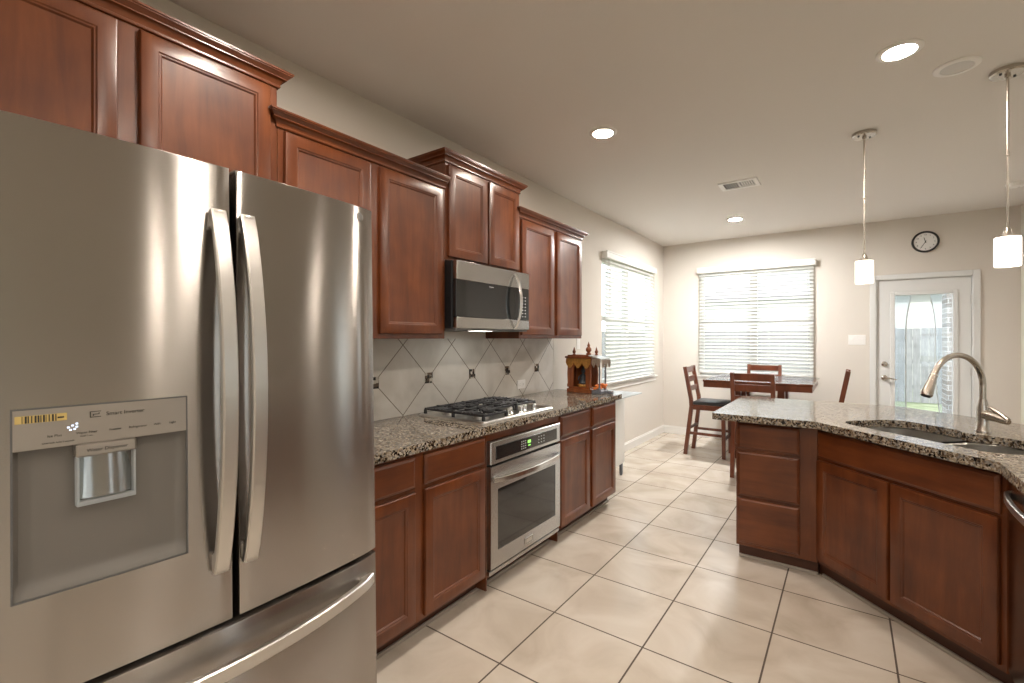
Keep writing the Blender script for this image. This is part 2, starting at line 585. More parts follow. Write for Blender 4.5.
def thing(name, label, cat, loc=(0, 0, 0), rotz=0, group=None, kind=None, rotx=0):
    o = bpy.data.objects.new(name, None)
    o.empty_display_size = 0.1
    COL.objects.link(o)
    o.location = loc
    o.rotation_euler = (rotx, 0, rotz)
    return tag(o, label, cat, group, kind)

def part(name, bm, mat, parent, smooth=None, label=None):
    o = finish(name, bm, mat, parent, smooth)
    if label: o['label'] = label
    return o

def copy_tree(o, parent=None):
    c = o.copy()
    COL.objects.link(c)
    if parent:
        c.parent = parent
    for ch in [x for x in bpy.data.objects if x.parent == o]:
        copy_tree(ch, c)
    return c

def lettering(body, size, mat, parent, loc, rot, name='lettering', depth=0.0003, align='LEFT'):
    cu = bpy.data.curves.new('font_temp', 'FONT')
    cu.body = body
    cu.size = size
    cu.extrude = depth
    cu.align_x = align
    t = bpy.data.objects.new('font_temp', cu)
    COL.objects.link(t)
    bpy.context.view_layer.update()
    dg = bpy.context.evaluated_depsgraph_get()
    me = bpy.data.meshes.new_from_object(t.evaluated_get(dg))
    bpy.data.objects.remove(t)
    bpy.data.curves.remove(cu)
    me.transform(Matrix.Translation(loc) @ rot)
    return me

def letters(items, mat, parent, name='lettering', bend=None):
    """several lines of writing joined into one mesh"""
    bm = bmesh.new()
    for body, size, loc, rot, al in items:
        me = lettering(body, size, mat, parent, loc, rot, align=al)
        if bend:
            for v in me.vertices:
                v.co.y += bend(v.co.x) - bend(loc.x)
        bm.from_mesh(me)
        bpy.data.meshes.remove(me)
    me = bpy.data.meshes.new(name)
    bm.to_mesh(me)
    bm.free()
    me.materials.append(M[mat])
    o = bpy.data.objects.new(name, me)
    COL.objects.link(o)
    o.parent = parent
    return o
FRONT = Matrix.Rotation(PI / 2, 4, 'X')          # writing that faces -Y

def struct(name, bm, mat, label, cat):
    return tag(finish(name, bm, mat), label, cat, kind='structure')

# ------------------------------------------------------------------ the room
XL, YB, H = -2.21, 6.88, 2.743
XR, YF = 5.4, -2.4
XJ, YJ = 1.43, 5.75
T = 0.14

bm = bmesh.new()
box(bm, XL - T, XR + T, YF - T, YB + T, -0.12, 0)
struct('floor', bm, 'floor', 'cream square ceramic tile floor with dark grout lines', 'floor')
bm = bmesh.new()
box(bm, XL - T, XR + T, YF - T, YB + T, H, H + 0.12)
struct('ceiling', bm, 'ceil', 'smooth beige painted ceiling over the kitchen', 'ceiling')

def wall_grid(bm, us, zs, holes, mk):
    for i in range(len(us) - 1):
        for j in range(len(zs) - 1):
            uc, zc = (us[i] + us[i + 1]) / 2, (zs[j] + zs[j + 1]) / 2
            if any(h[0] < uc < h[1] and h[2] < zc < h[3] for h in holes):
                continue
            mk(us[i], us[i + 1], zs[j], zs[j + 1])

WZ0, WZ1 = 0.87, 2.30
WL = (4.76, 6.49)       # left window, along y
WB = (-1.70, -0.345)    # back window, along x
DR = (0.262, 1.080)     # door opening, along x
bm = bmesh.new()
wall_grid(bm, [YF, WL[0], WL[1], YB + T], [0, WZ0, WZ1, H], [(WL[0], WL[1], WZ0, WZ1)], lambda a, b, c, d: box(bm, XL - T, XL, a, b, c, d))
struct('wall_left', bm, 'wall', 'beige painted wall behind the range cabinets with a window', 'wall')
bm = bmesh.new()
wall_grid(bm, [XL, WB[0], WB[1], DR[0], DR[1], XJ + T], [0, WZ0, 2.06, WZ1, H],
          [(WB[0], WB[1], WZ0, WZ1), (DR[0], DR[1], 0, 2.06)], lambda a, b, c, d: box(bm, a, b, YB, YB + T, c, d))
struct('wall_back', bm, 'wall', 'pale beige wall of the dining area with window and glazed door', 'wall')
struct('wall_jog', B((XJ, XJ + T, YJ, YB, 0, H)), 'wall', 'narrow beige wall return at the right edge beside the glazed door', 'wall')
RL = [(2.35, 2.75), (3.55, 4.15)]  # unseen windows, added to draw bright streaks in the right refrigerator door
bm = bmesh.new()
wall_grid(bm, [XJ + T, RL[0][0], RL[0][1], RL[1][0], RL[1][1], XR], [0, 0.3, 2.3, H], [(*RL[0], 0.3, 2.3), (*RL[1], 0.3, 2.3)],
          lambda a, b, c, d: box(bm, a, b, YJ, YJ + T, c, d))
struct('wall_living', bm, 'wall', 'beige wall of the living area to the right of the dining area', 'wall')
RW = [(2.75, 3.45)]  # unseen window, put in for side daylight and a left refrigerator door streak
RR = [(1.5, 2.9), (3.4, 4.8)]  # unseen rear windows, added to bring more daylight into the room
bm = bmesh.new()
wall_grid(bm, [YF - T, RW[0][0], RW[0][1], YJ + T], [0, 0.6, 2.3, H], [(*RW[0], 0.6, 2.3)],
          lambda a, b, c, d: box(bm, XR, XR + T, a, b, c, d))
struct('wall_right', bm, 'wall', 'beige wall of the living area with one window', 'wall')
bm = bmesh.new()
wall_grid(bm, [XL, RR[0][0], RR[0][1], RR[1][0], RR[1][1], XR], [0, 0.6, 2.3, H], [(*RR[0], 0.6, 2.3), (*RR[1], 0.6, 2.3)],
          lambda a, b, c, d: box(bm, a, b, YF - T, YF, c, d))
struct('wall_rear', bm, 'wall', 'beige wall behind the viewpoint', 'wall')

def baseboard(name, x0, x1, y0, y1, label):
    bm = bmesh.new()
    box(bm, x0, x1, y0, y1, 0, 0.095, bev=0.004)
    dx, dy = x1 - x0, y1 - y0
    if dx < dy:
        box(bm, x0, x0 + 0.009, y0, y1, 0.094, 0.108)
    else:
        box(bm, x0, x1, y1 - 0.009, y1, 0.094, 0.108)
    return struct(name, bm, 'white', label, 'baseboard')
baseboard('baseboard_left', XL, XL + 0.015, 4.53, YB - 0.015, 'white baseboard under the left window')
baseboard('baseboard_back', XL + 0.0, DR[0] - 0.06, YB - 0.015, YB, 'white baseboard along the back wall behind the dining set')

def window(name, label, along, a0, a1, z0, z1, wall, sign, mull=True):
    """window set in the wall; along = 'x' or 'y'; wall = inner face coordinate; sign = outward direction"""
    o = thing(name, label, 'window', kind='structure')
    def bx(bm, u0, u1, d0, d1, w0, w1, bev=0.0):
        p0, p1 = wall + sign * d0, wall + sign * d1
        if along == 'x':
            box(bm, u0, u1, p0, p1, w0, w1, bev)
        else:
            box(bm, p0, p1, u0, u1, w0, w1, bev)
    bm = bmesh.new()
    f = 0.045
    for u0, u1, w0, w1 in ((a0, a0 + f, z0, z1), (a1 - f, a1, z0, z1), (a0 + f, a1 - f, z0, z0 + f), (a0 + f, a1 - f, z1 - f, z1)):
        bx(bm, u0, u1, 0.055, 0.115, w0, w1)
    zm = (z0 + z1) / 2 + 0.03
    ms = [(a0 + a1) / 2] if mull else []
    for m_ in ms:
        bx(bm, m_ - 0.045, m_ + 0.045, 0.055, 0.115, z0 + f, z1 - f)
    spans = [(a0 + f, ms[0] - 0.045), (ms[0] + 0.045, a1 - f)] if mull else [(a0 + f, a1 - f)]
    for s0, s1 in spans:
        bx(bm, s0, s1, 0.06, 0.11, zm - 0.025, zm + 0.025)
    part('window_frame', bm, 'white', o)
    for s0, s1 in spans:
        for w0, w1 in ((z0 + f, zm - 0.025), (zm + 0.025, z1 - f)):
            bm = bmesh.new()
            bx(bm, s0, s1, 0.083, 0.087, w0, w1)
            part('window_pane', bm, 'pane', o)
    bm = bmesh.new()
    bx(bm, a0 - 0.04, a1 + 0.04, -0.035, 0.0, z0 - 0.022, z0, 0.004)
    bx(bm, a0, a1, 0.0, 0.055, z0 - 0.0005, z0 + 0.004)
    bx(bm, a0 - 0.02, a1 + 0.02, -0.014, 0.0, z0 - 0.075, z0 - 0.022, 0.003)
    part('window_sill', bm, 'white', o)
    return o
window('window_1', 'white framed double window in the left wall beside the shrine', 'y', WL[0], WL[1], WZ0, WZ1, XL, -1)
window('window_2', 'white framed double window in the back wall behind the dining table', 'x', WB[0], WB[1], WZ0, WZ1, YB, 1)
for i, r in enumerate(RW):
    window('window_%d' % (3 + i), 'white framed window across the living area from the refrigerator',
           'y', r[0], r[1], 0.6, 2.3, XR, 1)

for i, r in enumerate(RL):
    window('window_%d' % (7 + i), ['narrow tall window of the living area wall, the one nearer the kitchen', 'wider tall window of the living area wall, the one farther from the kitchen'][i],
           'x', r[0], r[1], 0.3, 2.3, YJ, 1, mull=False)
for i, r in enumerate(RR):
    window('window_%d' % (5 + i), ['white framed window in the wall behind the viewpoint, the one nearer the kitchen', 'white framed window in the wall behind the viewpoint, in the living area corner'][i],
           'x', r[0], r[1], 0.6, 2.3, YF, -1)

def blind(name, label, along, a0, a1, ztop, zbot, wall, sign, v0, v1, tl=0.66):
    """faux-wood blind on the room side of a wall; sign points outward"""
    o = thing(name, label, 'window blind')
    def put(bm, u0, u1, d0, d1, w0, w1, bev=0.0):
        p0, p1 = wall - sign * d0, wall - sign * d1
        if along == 'x':
            box(bm, u0, u1, p0, p1, w0, w1, bev)
        else:
            box(bm, p0, p1, u0, u1, w0, w1, bev)
    bm = bmesh.new()
    put(bm, v0, v1, 0.058, 0.070, ztop - 0.075, ztop, 0.003)
    put(bm, v0, v0 + 0.012, 0.002, 0.060, ztop - 0.075, ztop)
    put(bm, v1 - 0.012, v1, 0.002, 0.060, ztop - 0.075, ztop)
    put(bm, v0, v1, 0.056, 0.074, ztop - 0.012, ztop + 0.006, 0.003)
    part('valance', bm, 'white', o)
    bm = bmesh.new()
    put(bm, a0, a1, 0.006, 0.052, ztop - 0.06, ztop - 0.012)
    part('headrail', bm, 'white', o)
    bm = bmesh.new()
    zs = ztop - 0.10
    n = int((zs - zbot - 0.03) / 0.0455)
    for k in range(n + 1):
        z = zs - k * 0.0455
        h = 0.0235
        pts = []
        for s_, up in ((-1, 0), (1, 0), (1, 1), (-1, 1)):
            d = 0.028 + s_ * h * math.cos(tl)
            zz = z + s_ * h * math.sin(tl) * -1 + (0.0028 if up else 0)
            pts.append((d, zz))
        l0, l1 = [], []
        for d, zz in pts:
            p = wall - sign * d
            l0.append(bm.verts.new((a0, p, zz) if along == 'x' else (p, a0, zz)))
            l1.append(bm.verts.new((a1, p, zz) if along == 'x' else (p, a1, zz)))
        loop_faces(bm, [l0, l1])
    part('slats', bm, 'slat', o)
    bm = bmesh.new()
    put(bm, a0, a1, 0.006, 0.052, zbot, zbot + 0.018, 0.003)
    part('bottom_rail', bm, 'white', o)
    L = a1 - a0
    for q in (0.045, 0.36, 0.64, 0.955):
        bm = bmesh.new()
        u = a0 + L * q
        for d in (0.0545, 0.0015):
            put(bm, u - 0.0012, u + 0.0012, d - 0.0006, d + 0.0006, zbot + 0.018, ztop - 0.06)
        part('ladder_cord', bm, 'white', o)
    bm = bmesh.new()
    u = a0 + L * 0.03
    put(bm, u - 0.004, u + 0.004, 0.0585, 0.0665, ztop - 0.72, ztop - 0.08)
    part('tilt_wand', bm, 'white', o)
    return o
blind('slatted_blind', 'white slatted blind over the left wall window beside the shrine', 'y', 4.79, 6.36, 2.350, 0.876, XL, -1, 4.75, 6.39, 0.85)
blind('slatted_blind', 'white slatted blind over the back window behind the dining table', 'x', -1.695, -0.345, 2.365, 0.905, YB, 1, -1.72, -0.32)

# ------------------------------------------------------------------ glazed door
d = thing('door_1', 'white exterior door with a tall glass pane at the right of the back wall', 'door', kind='structure')
dx0, dx1 = 0.275, 1.067
yf = YB + 0.012
gx0, gx1, gz0, gz1 = 0.437, 0.923, 0.30, 1.875
bm = bmesh.new()
for b_ in ((dx0, gx0, 0.012, 2.05), (gx1, dx1, 0.012, 2.05), (gx0, gx1, 0.012, gz0), (gx0, gx1, gz1, 2.05)):
    box(bm, b_[0], b_[1], yf, yf + 0.045, b_[2], b_[3])
part('door_panel', bm, 'doorwhite', d)
bm = bmesh.new()
w = 0.042
for b_ in ((gx0 - w, gx0, gz0 - w, gz1 + w), (gx1, gx1 + w, gz0 - w, gz1 + w), (gx0, gx1, gz0 - w, gz0), (gx0, gx1, gz1, gz1 + w)):
    box(bm, b_[0], b_[1], yf - 0.012, yf + 0.002, b_[2], b_[3], bev=0.005)
part('glass_frame', bm, 'doorwhite', d)
part('glass_pane', B((gx0, gx1, yf + 0.02, yf + 0.026, gz0, gz1)), 'pane', d)
bm = bmesh.new()
c0, c1 = DR
for b_ in ((c0 - 0.055, c0 + 0.004, 0, 2.115), (c1 - 0.004, c1 + 0.055, 0, 2.115), (c0 + 0.004, c1 - 0.004, 2.058, 2.115)):
    box(bm, b_[0], b_[1], YB - 0.018, YB, b_[2], b_[3], bev=0.004)
box(bm, c0, dx0 - 0.003, YB, YB + T, 0, 2.06)
box(bm, dx1 + 0.003, c1, YB, YB + T, 0, 2.06)
box(bm, c0, c1, YB, YB + T, 2.053, 2.06)
part('door_casing', bm, 'doorwhite', d)
part('threshold', B((dx0, dx1, YB - 0.01, YB + T, 0, 0.011)), 'steel_soft', d)
bm = bmesh.new()
lathe(bm, [(0.030, 0), (0.030, -0.008), (0.022, -0.014), (0.010, -0.018)], (0.343, yf, 1.09), 20, 'Y')
box(bm, 0.339, 0.347, yf - 0.032, yf - 0.014, 1.075, 1.105, bev=0.002)
part('deadbolt', bm, 'nickel', d, 40)
bm = bmesh.new()
lathe(bm, [(0.031, 0), (0.031, -0.008), (0.020, -0.016), (0.011, -0.02), (0.011, -0.05)], (0.343, yf, 0.93), 20, 'Y')
tube(bm, [(0.343, yf - 0.048, 0.93), (0.38, yf - 0.052, 0.928), (0.43, yf - 0.050, 0.918), (0.455, yf - 0.046, 0.916)], [0.011, 0.010, 0.008, 0.006], 10)
part('door_lever', bm, 'nickel', d, 40)
for z in (0.25, 1.03, 1.80):
    bm = bmesh.new()
    lathe(bm, [(0.006, -0.045), (0.006, 0.045)], (dx1 + 0.002, yf - 0.007, z), 10)
    part('hinge', bm, 'steel_soft', d, 40)

# ------------------------------------------------------------------ outside
bm = B((-40, 45, -40, 60, -0.30, -0.16))
tag(finish('lawn', bm, 'grass'), 'sunlit lawn seen through the glazed door', 'lawn', kind='structure')
tag(finish('patio_slab', B((-3.5, 4.5, YB + T, 10.6, -0.16, -0.02)), 'concrete'), 'pale concrete patio slab just outside the glazed door', 'patio', kind='structure')

def fence(loc, rotz, n, label, h=1.75):
    o = thing('plank_fence', label, 'fence', loc, rotz)
    bm = bmesh.new()
    for k in range(n):
        hh = h + random.uniform(-0.01, 0.01)
        box(bm, k * 0.145, k * 0.145 + 0.138, 0, 0.018, 0.03, hh)
    part('board_panel', bm, 'fence', o)
    for z in (0.35, 0.95, 1.5):
        part('rail', B((0, n * 0.145, 0.018, 0.056, z, z + 0.09)), 'fence', o)
    for k in range(0, n + 1, 16):
        part('post', B((k * 0.145 - 0.045, k * 0.145 + 0.045, 0.056, 0.146, 0, h)), 'fence', o)
    return o
fence((-11.8, 14.5, -0.16), 0, 165, 'weathered wooden plank fence across the yard behind the glazed door', 1.78)
fence((-12.0, -4.0, -0.16), PI / 2, 126, 'weathered wooden plank fence along the side yard beyond the left window', 1.78)

def house(loc, rotz, w, dpt, h, label):
    o = thing('neighbour_house', label, 'house', loc, rotz)
    part('house_wall', B((0, w, 0, dpt, 0, h)), 'siding', o)
    bm = bmesh.new()
    ov = 0.4
    a = [bm.verts.new(p) for p in ((-ov, -ov, h), (w + ov, -ov, h), (w + ov, dpt + ov, h), (-ov, dpt + ov, h))]
    b_ = [bm.verts.new(p) for p in ((w * 0.28, dpt / 2, h + 1.9), (w * 0.72, dpt / 2, h + 1.9))]
    for f in ((a[0], a[1], b_[1], b_[0]), (a[1], a[2], b_[1]), (a[2], a[3], b_[0], b_[1]), (a[3], a[0], b_[0]), (a[3], a[2], a[1], a[0])):
        bm.faces.new(f)
    part('house_roof', bm, 'roof', o)
    for x in (w * 0.25, w * 0.7):
        wf = part('house_window', B((x - 0.6, x + 0.6, -0.04, 0.0, 1.0, 2.2), bev=0.01), 'white', o)
        part('pane', B((x - 0.5, x + 0.5, -0.045, -0.041, 1.1, 2.1)), 'siding', wf)
    return o
house((-4.5, 19.0, -0.16), 0, 12, 8, 3.0, 'pale neighbour house with a grey roof behind the back fence')
house((-17.0, 1.0, -0.16), PI / 2, 12, 8, 3.0, 'pale neighbour house with a grey roof beyond the side fence')

o = thing('patio_post', 'pale brick porch column standing outside the glazed door on the right', 'porch column', (1.46, 10.0, -0.02))
part('column_shaft', B((-0.22, 0.22, -0.22, 0.22, 0, 2.6)), 'brick', o)
part('column_base', B((-0.26, 0.26, -0.26, 0.26, 0, 0.12), bev=0.01), 'concrete', o)

def curtain(label, edge, x_out):
    o = thing('mesh_curtain', label, 'screen curtain', (0, YB + T + 0.03, 0), 0, 'parted mesh screen outside the door')
    bm = bmesh.new()
    N = 26
    rows = []
    for k in range(N + 1):
        z = 0.05 + (2.0 - 0.05) * k / N
        row = []
        xe = edge(z)
        for j in range(9):
            u = j / 8
            row.append(bm.verts.new((x_out + (xe - x_out) * u, 0.012 * math.sin(u * 16), z)))
        rows.append(row)
    for a, b_ in zip(rows, rows[1:]):
        for j in range(8):
            bm.faces.new((a[j], a[j + 1], b_[j + 1], b_[j]))
    r = bmesh.ops.solidify(bm, geom=bm.faces[:], thickness=0.001)
    part('mesh_panel', bm, 'mesh_fabric', o, 60)
    bm = bmesh.new()
    sweep_rect(bm, [(edge(0.05 + 1.95 * k / N), -0.006, 0.05 + 1.95 * k / N) for k in range(N + 1)], (1, 0, 0), 0.011, 0.003)
    part('edge_strip', bm, 'unlit', o)
    return o
def edge_l(z):
    t = max(0.0, min(1.0, (z - 1.45) / 0.45))
    return 0.545 + 0.055 * t * t
def edge_r(z):
    t = max(0.0, min(1.0, (z - 1.45) / 0.45))
    return 0.80 - 0.055 * t * t + (0.10 * max(0, 0.9 - z) if z < 0.9 else 0)
curtain('left half of the white mesh screen parted behind the glazed door', edge_l, 0.30)
curtain('right half of the white mesh screen parted behind the glazed door', edge_r, 1.05)

# ------------------------------------------------------------------ cabinets on the left wall
def upper_cabinet(y0, y1, z0, ztop, doors, zd0, zd1, label, yl, yr, cr=1.0):
    W = y1 - y0
    D = 0.305
    o = thing('wall_cabinet', label, 'cabinet', (XL + 0.002, y0, 0), PI / 2, 'cherry wall cabinets')
    bm = bmesh.new()
    box(bm, 0.0005, W - 0.0005, -D, 0, z0, ztop, bev=0.0015)
    part('cabinet_body', bm, 'wood_v', o)
    for a, b_ in doors:
        bm = bmesh.new()
        ring_panel(bm, a - y0, b_ - y0, zd0, zd1, -D, DOOR)
        part('door', bm, 'wood_v', o, 25)
    bm = bmesh.new()
    crown(bm, W, D, yl, yr, zd1 + 0.010, right=cr)
    part('crown_molding', bm, 'wood_h', o, 30)
    return o
cabA = upper_cabinet(0.010, 0.985, 1.86, 2.437, [(0.038, 0.466), (0.523, 0.951)], 1.89, 2.405, 'cherry wall cabinet with two doors above the steel refrigerator', 0, 0)
upper_cabinet(0.986, 1.966, 1.385, 2.272, [(1.010, 1.436), (1.494, 1.935)], 1.41, 2.245, 'cherry wall cabinet between the refrigerator and the microwave', -0.306, -0.306, 0.0)
upper_cabinet(1.967, 2.717, 1.845, 2.437, [(1.990, 2.343), (2.366, 2.698)], 1.865, 2.405, 'raised cherry wall cabinet directly above the microwave', 0, 0)
upper_cabinet(2.718, 3.680, 1.385, 2.272, [(2.737, 3.182), (3.231, 3.655)], 1.41, 2.240, 'cherry wall cabinet above the outlet, nearest the left window', -0.306, 0)

def base_cabinet(o, W, D, doors, drawers, zb=0.095, ztop=0.873, toe=(0.0, 0.0), shoe=True, toe_in=0.075):
    bm = bmesh.new()
    box(bm, 0.0005, W - 0.0005, -D, 0, zb, ztop, bev=0.0015)
    part('cabinet_body', bm, 'wood_v', o)
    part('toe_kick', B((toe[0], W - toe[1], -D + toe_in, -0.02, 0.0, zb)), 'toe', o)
    if shoe:
        part('shoe_molding', B((toe[0], W - toe[1], -D + toe_in - 0.014, -D + toe_in, 0, 0.018), bev=0.003), 'shoe', o)
    for a, b_, c, e in doors:
        bm = bmesh.new()
        ring_panel(bm, a, b_, c, e, -D, DOOR)
        part('door', bm, 'wood_v', o, 25)
    for a, b_, c, e in drawers:
        bm = bmesh.new()
        ring_panel(bm, a, b_, c, e, -D, DRAWER)
        part('drawer_front', bm, 'wood_h', o, 25)
BD = 0.624
y0 = 0.990
o = thing('base_cabinet', 'cherry base cabinet between the refrigerator and the wall oven', 'cabinet', (XL + 0.002, y0, 0), PI / 2, 'cherry base cabinets')
base_cabinet(o, 1.950 - y0, BD, [(1.015 - y0, 1.436 - y0, .115, .695), (1.494 - y0, 1.928 - y0, .115, .695)],
             [(1.015 - y0, 1.436 - y0, .716, .855), (1.494 - y0, 1.928 - y0, .716, .855)])
y0 = 1.951
o = thing('oven_cabinet', 'cherry base cabinet frame holding the wall oven under the cooktop', 'cabinet', (XL + 0.002, y0, 0), PI / 2, 'cherry base cabinets')
W = 2.718 - y0
bm = bmesh.new()
box(bm, 0.0005, 0.010, -BD, 0, 0.02, 0.873)
box(bm, W - 0.010, W - 0.0005, -BD, 0, 0.02, 0.873)
box(bm, 0.010, W - 0.010, -BD, -0.55, 0.828, 0.873)
box(bm, 0.010, W - 0.010, -0.02, 0, 0.02, 0.873)
box(bm, 0.010, W - 0.010, -BD + 0.03, -0.02, 0.06, 0.095)
part('cabinet_body', bm, 'wood_h', o)
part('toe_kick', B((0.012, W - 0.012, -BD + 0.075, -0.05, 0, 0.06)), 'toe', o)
part('shoe_molding', B((0, W, -BD + 0.061, -BD + 0.075, 0, 0.018), bev=0.003), 'shoe', o)
y0 = 2.719
o = thing('base_cabinet', 'cherry base cabinet right of the wall oven, beside the white cabinet', 'cabinet', (XL + 0.002, y0, 0), PI / 2, 'cherry base cabinets')
base_cabinet(o, 3.682 - y0, BD, [(2.737 - y0, 3.166 - y0, .105, .695), (3.217 - y0, 3.640 - y0, .105, .695)],
             [(2.737 - y0, 3.166 - y0, .716, .858), (3.217 - y0, 3.640 - y0, .716, .858)])

# countertop and backsplash
bm = bmesh.new()
slab(bm, [(XL + 0.013, 0.99), (-1.555, 0.99), (-1.555, 3.745), (-1.57, 3.76), (XL + 0.013, 3.76)],
     [[(-2.10, 2.0), (-1.66, 2.0), (-1.66, 2.70), (-2.10, 2.70)]], 0.874, 0.914)
tag(finish('granite_countertop', bm, 'granite'), 'speckled brown granite countertop holding the gas cooktop', 'countertop')
o = thing('tile_backsplash', 'beige diamond tile backsplash with dark mosaic insets above the cooktop', 'backsplash')
part('tile_field', B((XL + 0.001, XL + 0.012, 0.99, 3.69, 0.9145, 1.3845)), 'splash', o)
M['plain_tile'] = pmat('border_tile', (0.70, 0.66, 0.59), 0.3, noise=0.1, nscale=9)
bm = bmesh.new()
for z0, z1 in ((0.9145, 1.131), (1.133, 1.3845)):
    box(bm, XL + 0.001, XL + 0.012, 3.6925, 3.758, z0, z1)
part('border_tile', bm, 'plain_tile', o)
for k in range(-1, 5):
    yc = 1.694 + 0.4287 * k
    part('mosaic_inset', B((XL + 0.012, XL + 0.0145, yc - 0.034, yc + 0.034, 1.097, 1.165), bev=0.001), 'mosaic', o)

def outlet(name, label, cat, pos, axis, w, h, kind):
    """cover plate; axis = 'X' on the left wall, 'Y' on the back wall"""
    o = thing(name, label, cat, pos, PI / 2 if axis == 'X' else 0)
    part('cover_plate', B((-w / 2, w / 2, -0.006, 0, -h / 2, h / 2), bev=0.002), 'plastic', o)
    if kind == 'outlet_h':
        for s in (-1, 1):
            bm = bmesh.new()
            box(bm, s * 0.025 - 0.017, s * 0.025 + 0.017, -0.008, -0.006, -0.016, 0.016, bev=0.001)
            r_ = part('receptacle', bm, 'plastic', o)
            bm = bmesh.new()
            for q in (-1, 1):
                box(bm, s * 0.025 - 0.005, s * 0.025 + 0.005, -0.0083, -0.008, q * 0.006 - 0.001, q * 0.006 + 0.001)
            part('slot', bm, 'ink', r_)
    elif kind == 'outlet_v':
        for s in (-1, 1):
            bm = bmesh.new()
            box(bm, -0.016, 0.016, -0.008, -0.006, s * 0.025 - 0.017, s * 0.025 + 0.017, bev=0.001)
            part('receptacle', bm, 'plastic', o)
    else:
        for k in (-1, 0, 1):
            bm = bmesh.new()
            box(bm, k * 0.046 - 0.005, k * 0.046 + 0.005, -0.018, -0.006, -0.004, 0.012, bev=0.001)
            part('toggle', bm, 'plastic', o)
outlet('power_outlet', 'white double outlet plate in the backsplash right of the cooktop', 'outlet', (XL + 0.012, 3.17, 1.005), 'X', 0.118, 0.072, 'outlet_h')
outlet('power_outlet', 'white outlet plate on the painted wall behind the shrine', 'outlet', (XL, 4.20, 1.335), 'X', 0.072, 0.118, 'outlet_v')
outlet('light_switch', 'white triple toggle light switch plate left of the glazed door', 'light switch', (0.087, YB, 1.366), 'Y', 0.165, 0.116, 'switch')

# ------------------------------------------------------------------ wall oven
o = thing('wall_oven', 'built-in stainless steel wall oven below the gas cooktop', 'oven', (XL + 0.002, 1.963, 0), PI / 2)
W = 0.742
Y0 = -BD + 0.004
part('oven_body', B((0.004, W - 0.004, -0.60, -0.03, 0.10, 0.820)), 'black', o)
bm = bmesh.new()
box(bm, 0, W, -0.650, -0.598, 0.700, 0.823, bev=0.004)
cp = part('control_panel', bm, 'steel', o)
part('display_glass', B((0.045, W - 0.045, -0.6525, -0.650, 0.722, 0.795), bev=0.001), 'blackglass', cp)
for i in range(3):
    for j in range(4):
        bm = bmesh.new()
        box(bm, 0.285 + i * 0.020, 0.293 + i * 0.020, -0.6532, -0.6525, 0.733 + j * 0.014, 0.738 + j * 0.014)
        part('button_mark', bm, 'whiteink', cp)
for i in range(3):
    for j in range(3):
        bm = bmesh.new()
        box(bm, 0.47 + i * 0.03, 0.480 + i * 0.03, -0.6532, -0.6525, 0.738 + j * 0.018, 0.7405 + j * 0.018)
        part('button_mark', bm, 'whiteink', cp)
bm = bmesh.new()
box(bm, 0.352, 0.385, -0.6532, -0.6525, 0.758, 0.776)
box(bm, 0.357, 0.382, -0.6532, -0.6525, 0.742, 0.748)
part('clock_display', bm, 'green_led', cp)
zb, zt = 0.135, 0.688
bm = bmesh.new()
x0, x1, q0, q1 = 0.062, W - 0.062, 0.225, 0.560
for b_ in ((0, x0, zb, zt), (x1, W, zb, zt), (x0, x1, zb, q0), (x0, x1, q1, zt)):
    box(bm, b_[0], b_[1], -0.650, -0.610, b_[2], b_[3])
dr = part('oven_door', bm, 'steel', o)
part('oven_window', B((x0, x1, -0.648, -0.62, q0, q1)), 'blackglass', dr)
bm = bmesh.new()
pts = []
for k in range(17):
    s = k / 16
    pts.append((0.02 + (W - 0.04) * s, -0.655 - 0.050 * (math.sin(PI * s)) ** 0.55, 0.618))
sweep_rect(bm, pts, (0, 0, 1), 0.030, 0.016)
part('oven_handle', bm, 'steel_bright', dr, 40)
bm = bmesh.new()
box(bm, 0.325, 0.408, -0.6545, -0.650, 0.158, 0.196, bev=0.002)
bd = part('badge', bm, 'steel_soft', dr)
bm = bmesh.new()
for b_ in ((0.330, 0.403, -0.6550, -0.6545, 0.189, 0.191), (0.330, 0.403, -0.6550, -0.6545, 0.163, 0.165), (0.330, 0.332, -0.6550, -0.6545, 0.165, 0.189), (0.401, 0.403, -0.6550, -0.6545, 0.165, 0.189)):
    box(bm, *b_)
part('badge_outline', bm, 'ink', dr)
part('vent_trim', B((0, W, -0.642, -0.60, 0.098, 0.122), bev=0.003), 'steel', o)
part('door_gap', B((0.002, W - 0.002, -0.61, -0.598, 0.122, 0.70)), 'black', o)

# ------------------------------------------------------------------ microwave
o = thing('microwave', 'stainless steel over-the-range microwave with curved handle', 'microwave', (XL + 0.002, 1.972, 1.433), PI / 2)
W, Hh = 0.755, 0.406
part('microwave_case', B((0.0, W, -0.355, 0, 0.012, Hh), bev=0.003), 'black', o)
part('underside', B((0.01, W - 0.01, -0.375, -0.01, 0.0, 0.012)), 'casegrey', o)
M['hood_lamp'] = pmat('hood_lamp_glow', (1, 1, 1), 0.5, emis=(1.0, 0.95, 0.88), estr=7.0)
part('cooktop_lamp', B((0.30, 0.45, -0.30, -0.22, -0.0006, 0.0)), 'hood_lamp', o)
bm = bmesh.new()
dw_ = 0.588
for b_ in ((0.008, W, 0.012, 0.078), (0.008, W, 0.296, Hh)):
    box(bm, b_[0], b_[1], -0.388, -0.356, b_[2], b_[3], bev=0.003)
dr = part('microwave_door', bm, 'steel', o)
part('door_glass', B((0.003, dw_, -0.386, -0.357, 0.079, 0.295), bev=0.003), 'blackglass', dr)
cp = part('control_panel', B((dw_ + 0.002, W - 0.001, -0.386, -0.357, 0.079, 0.295), bev=0.002), 'blackglass', o)
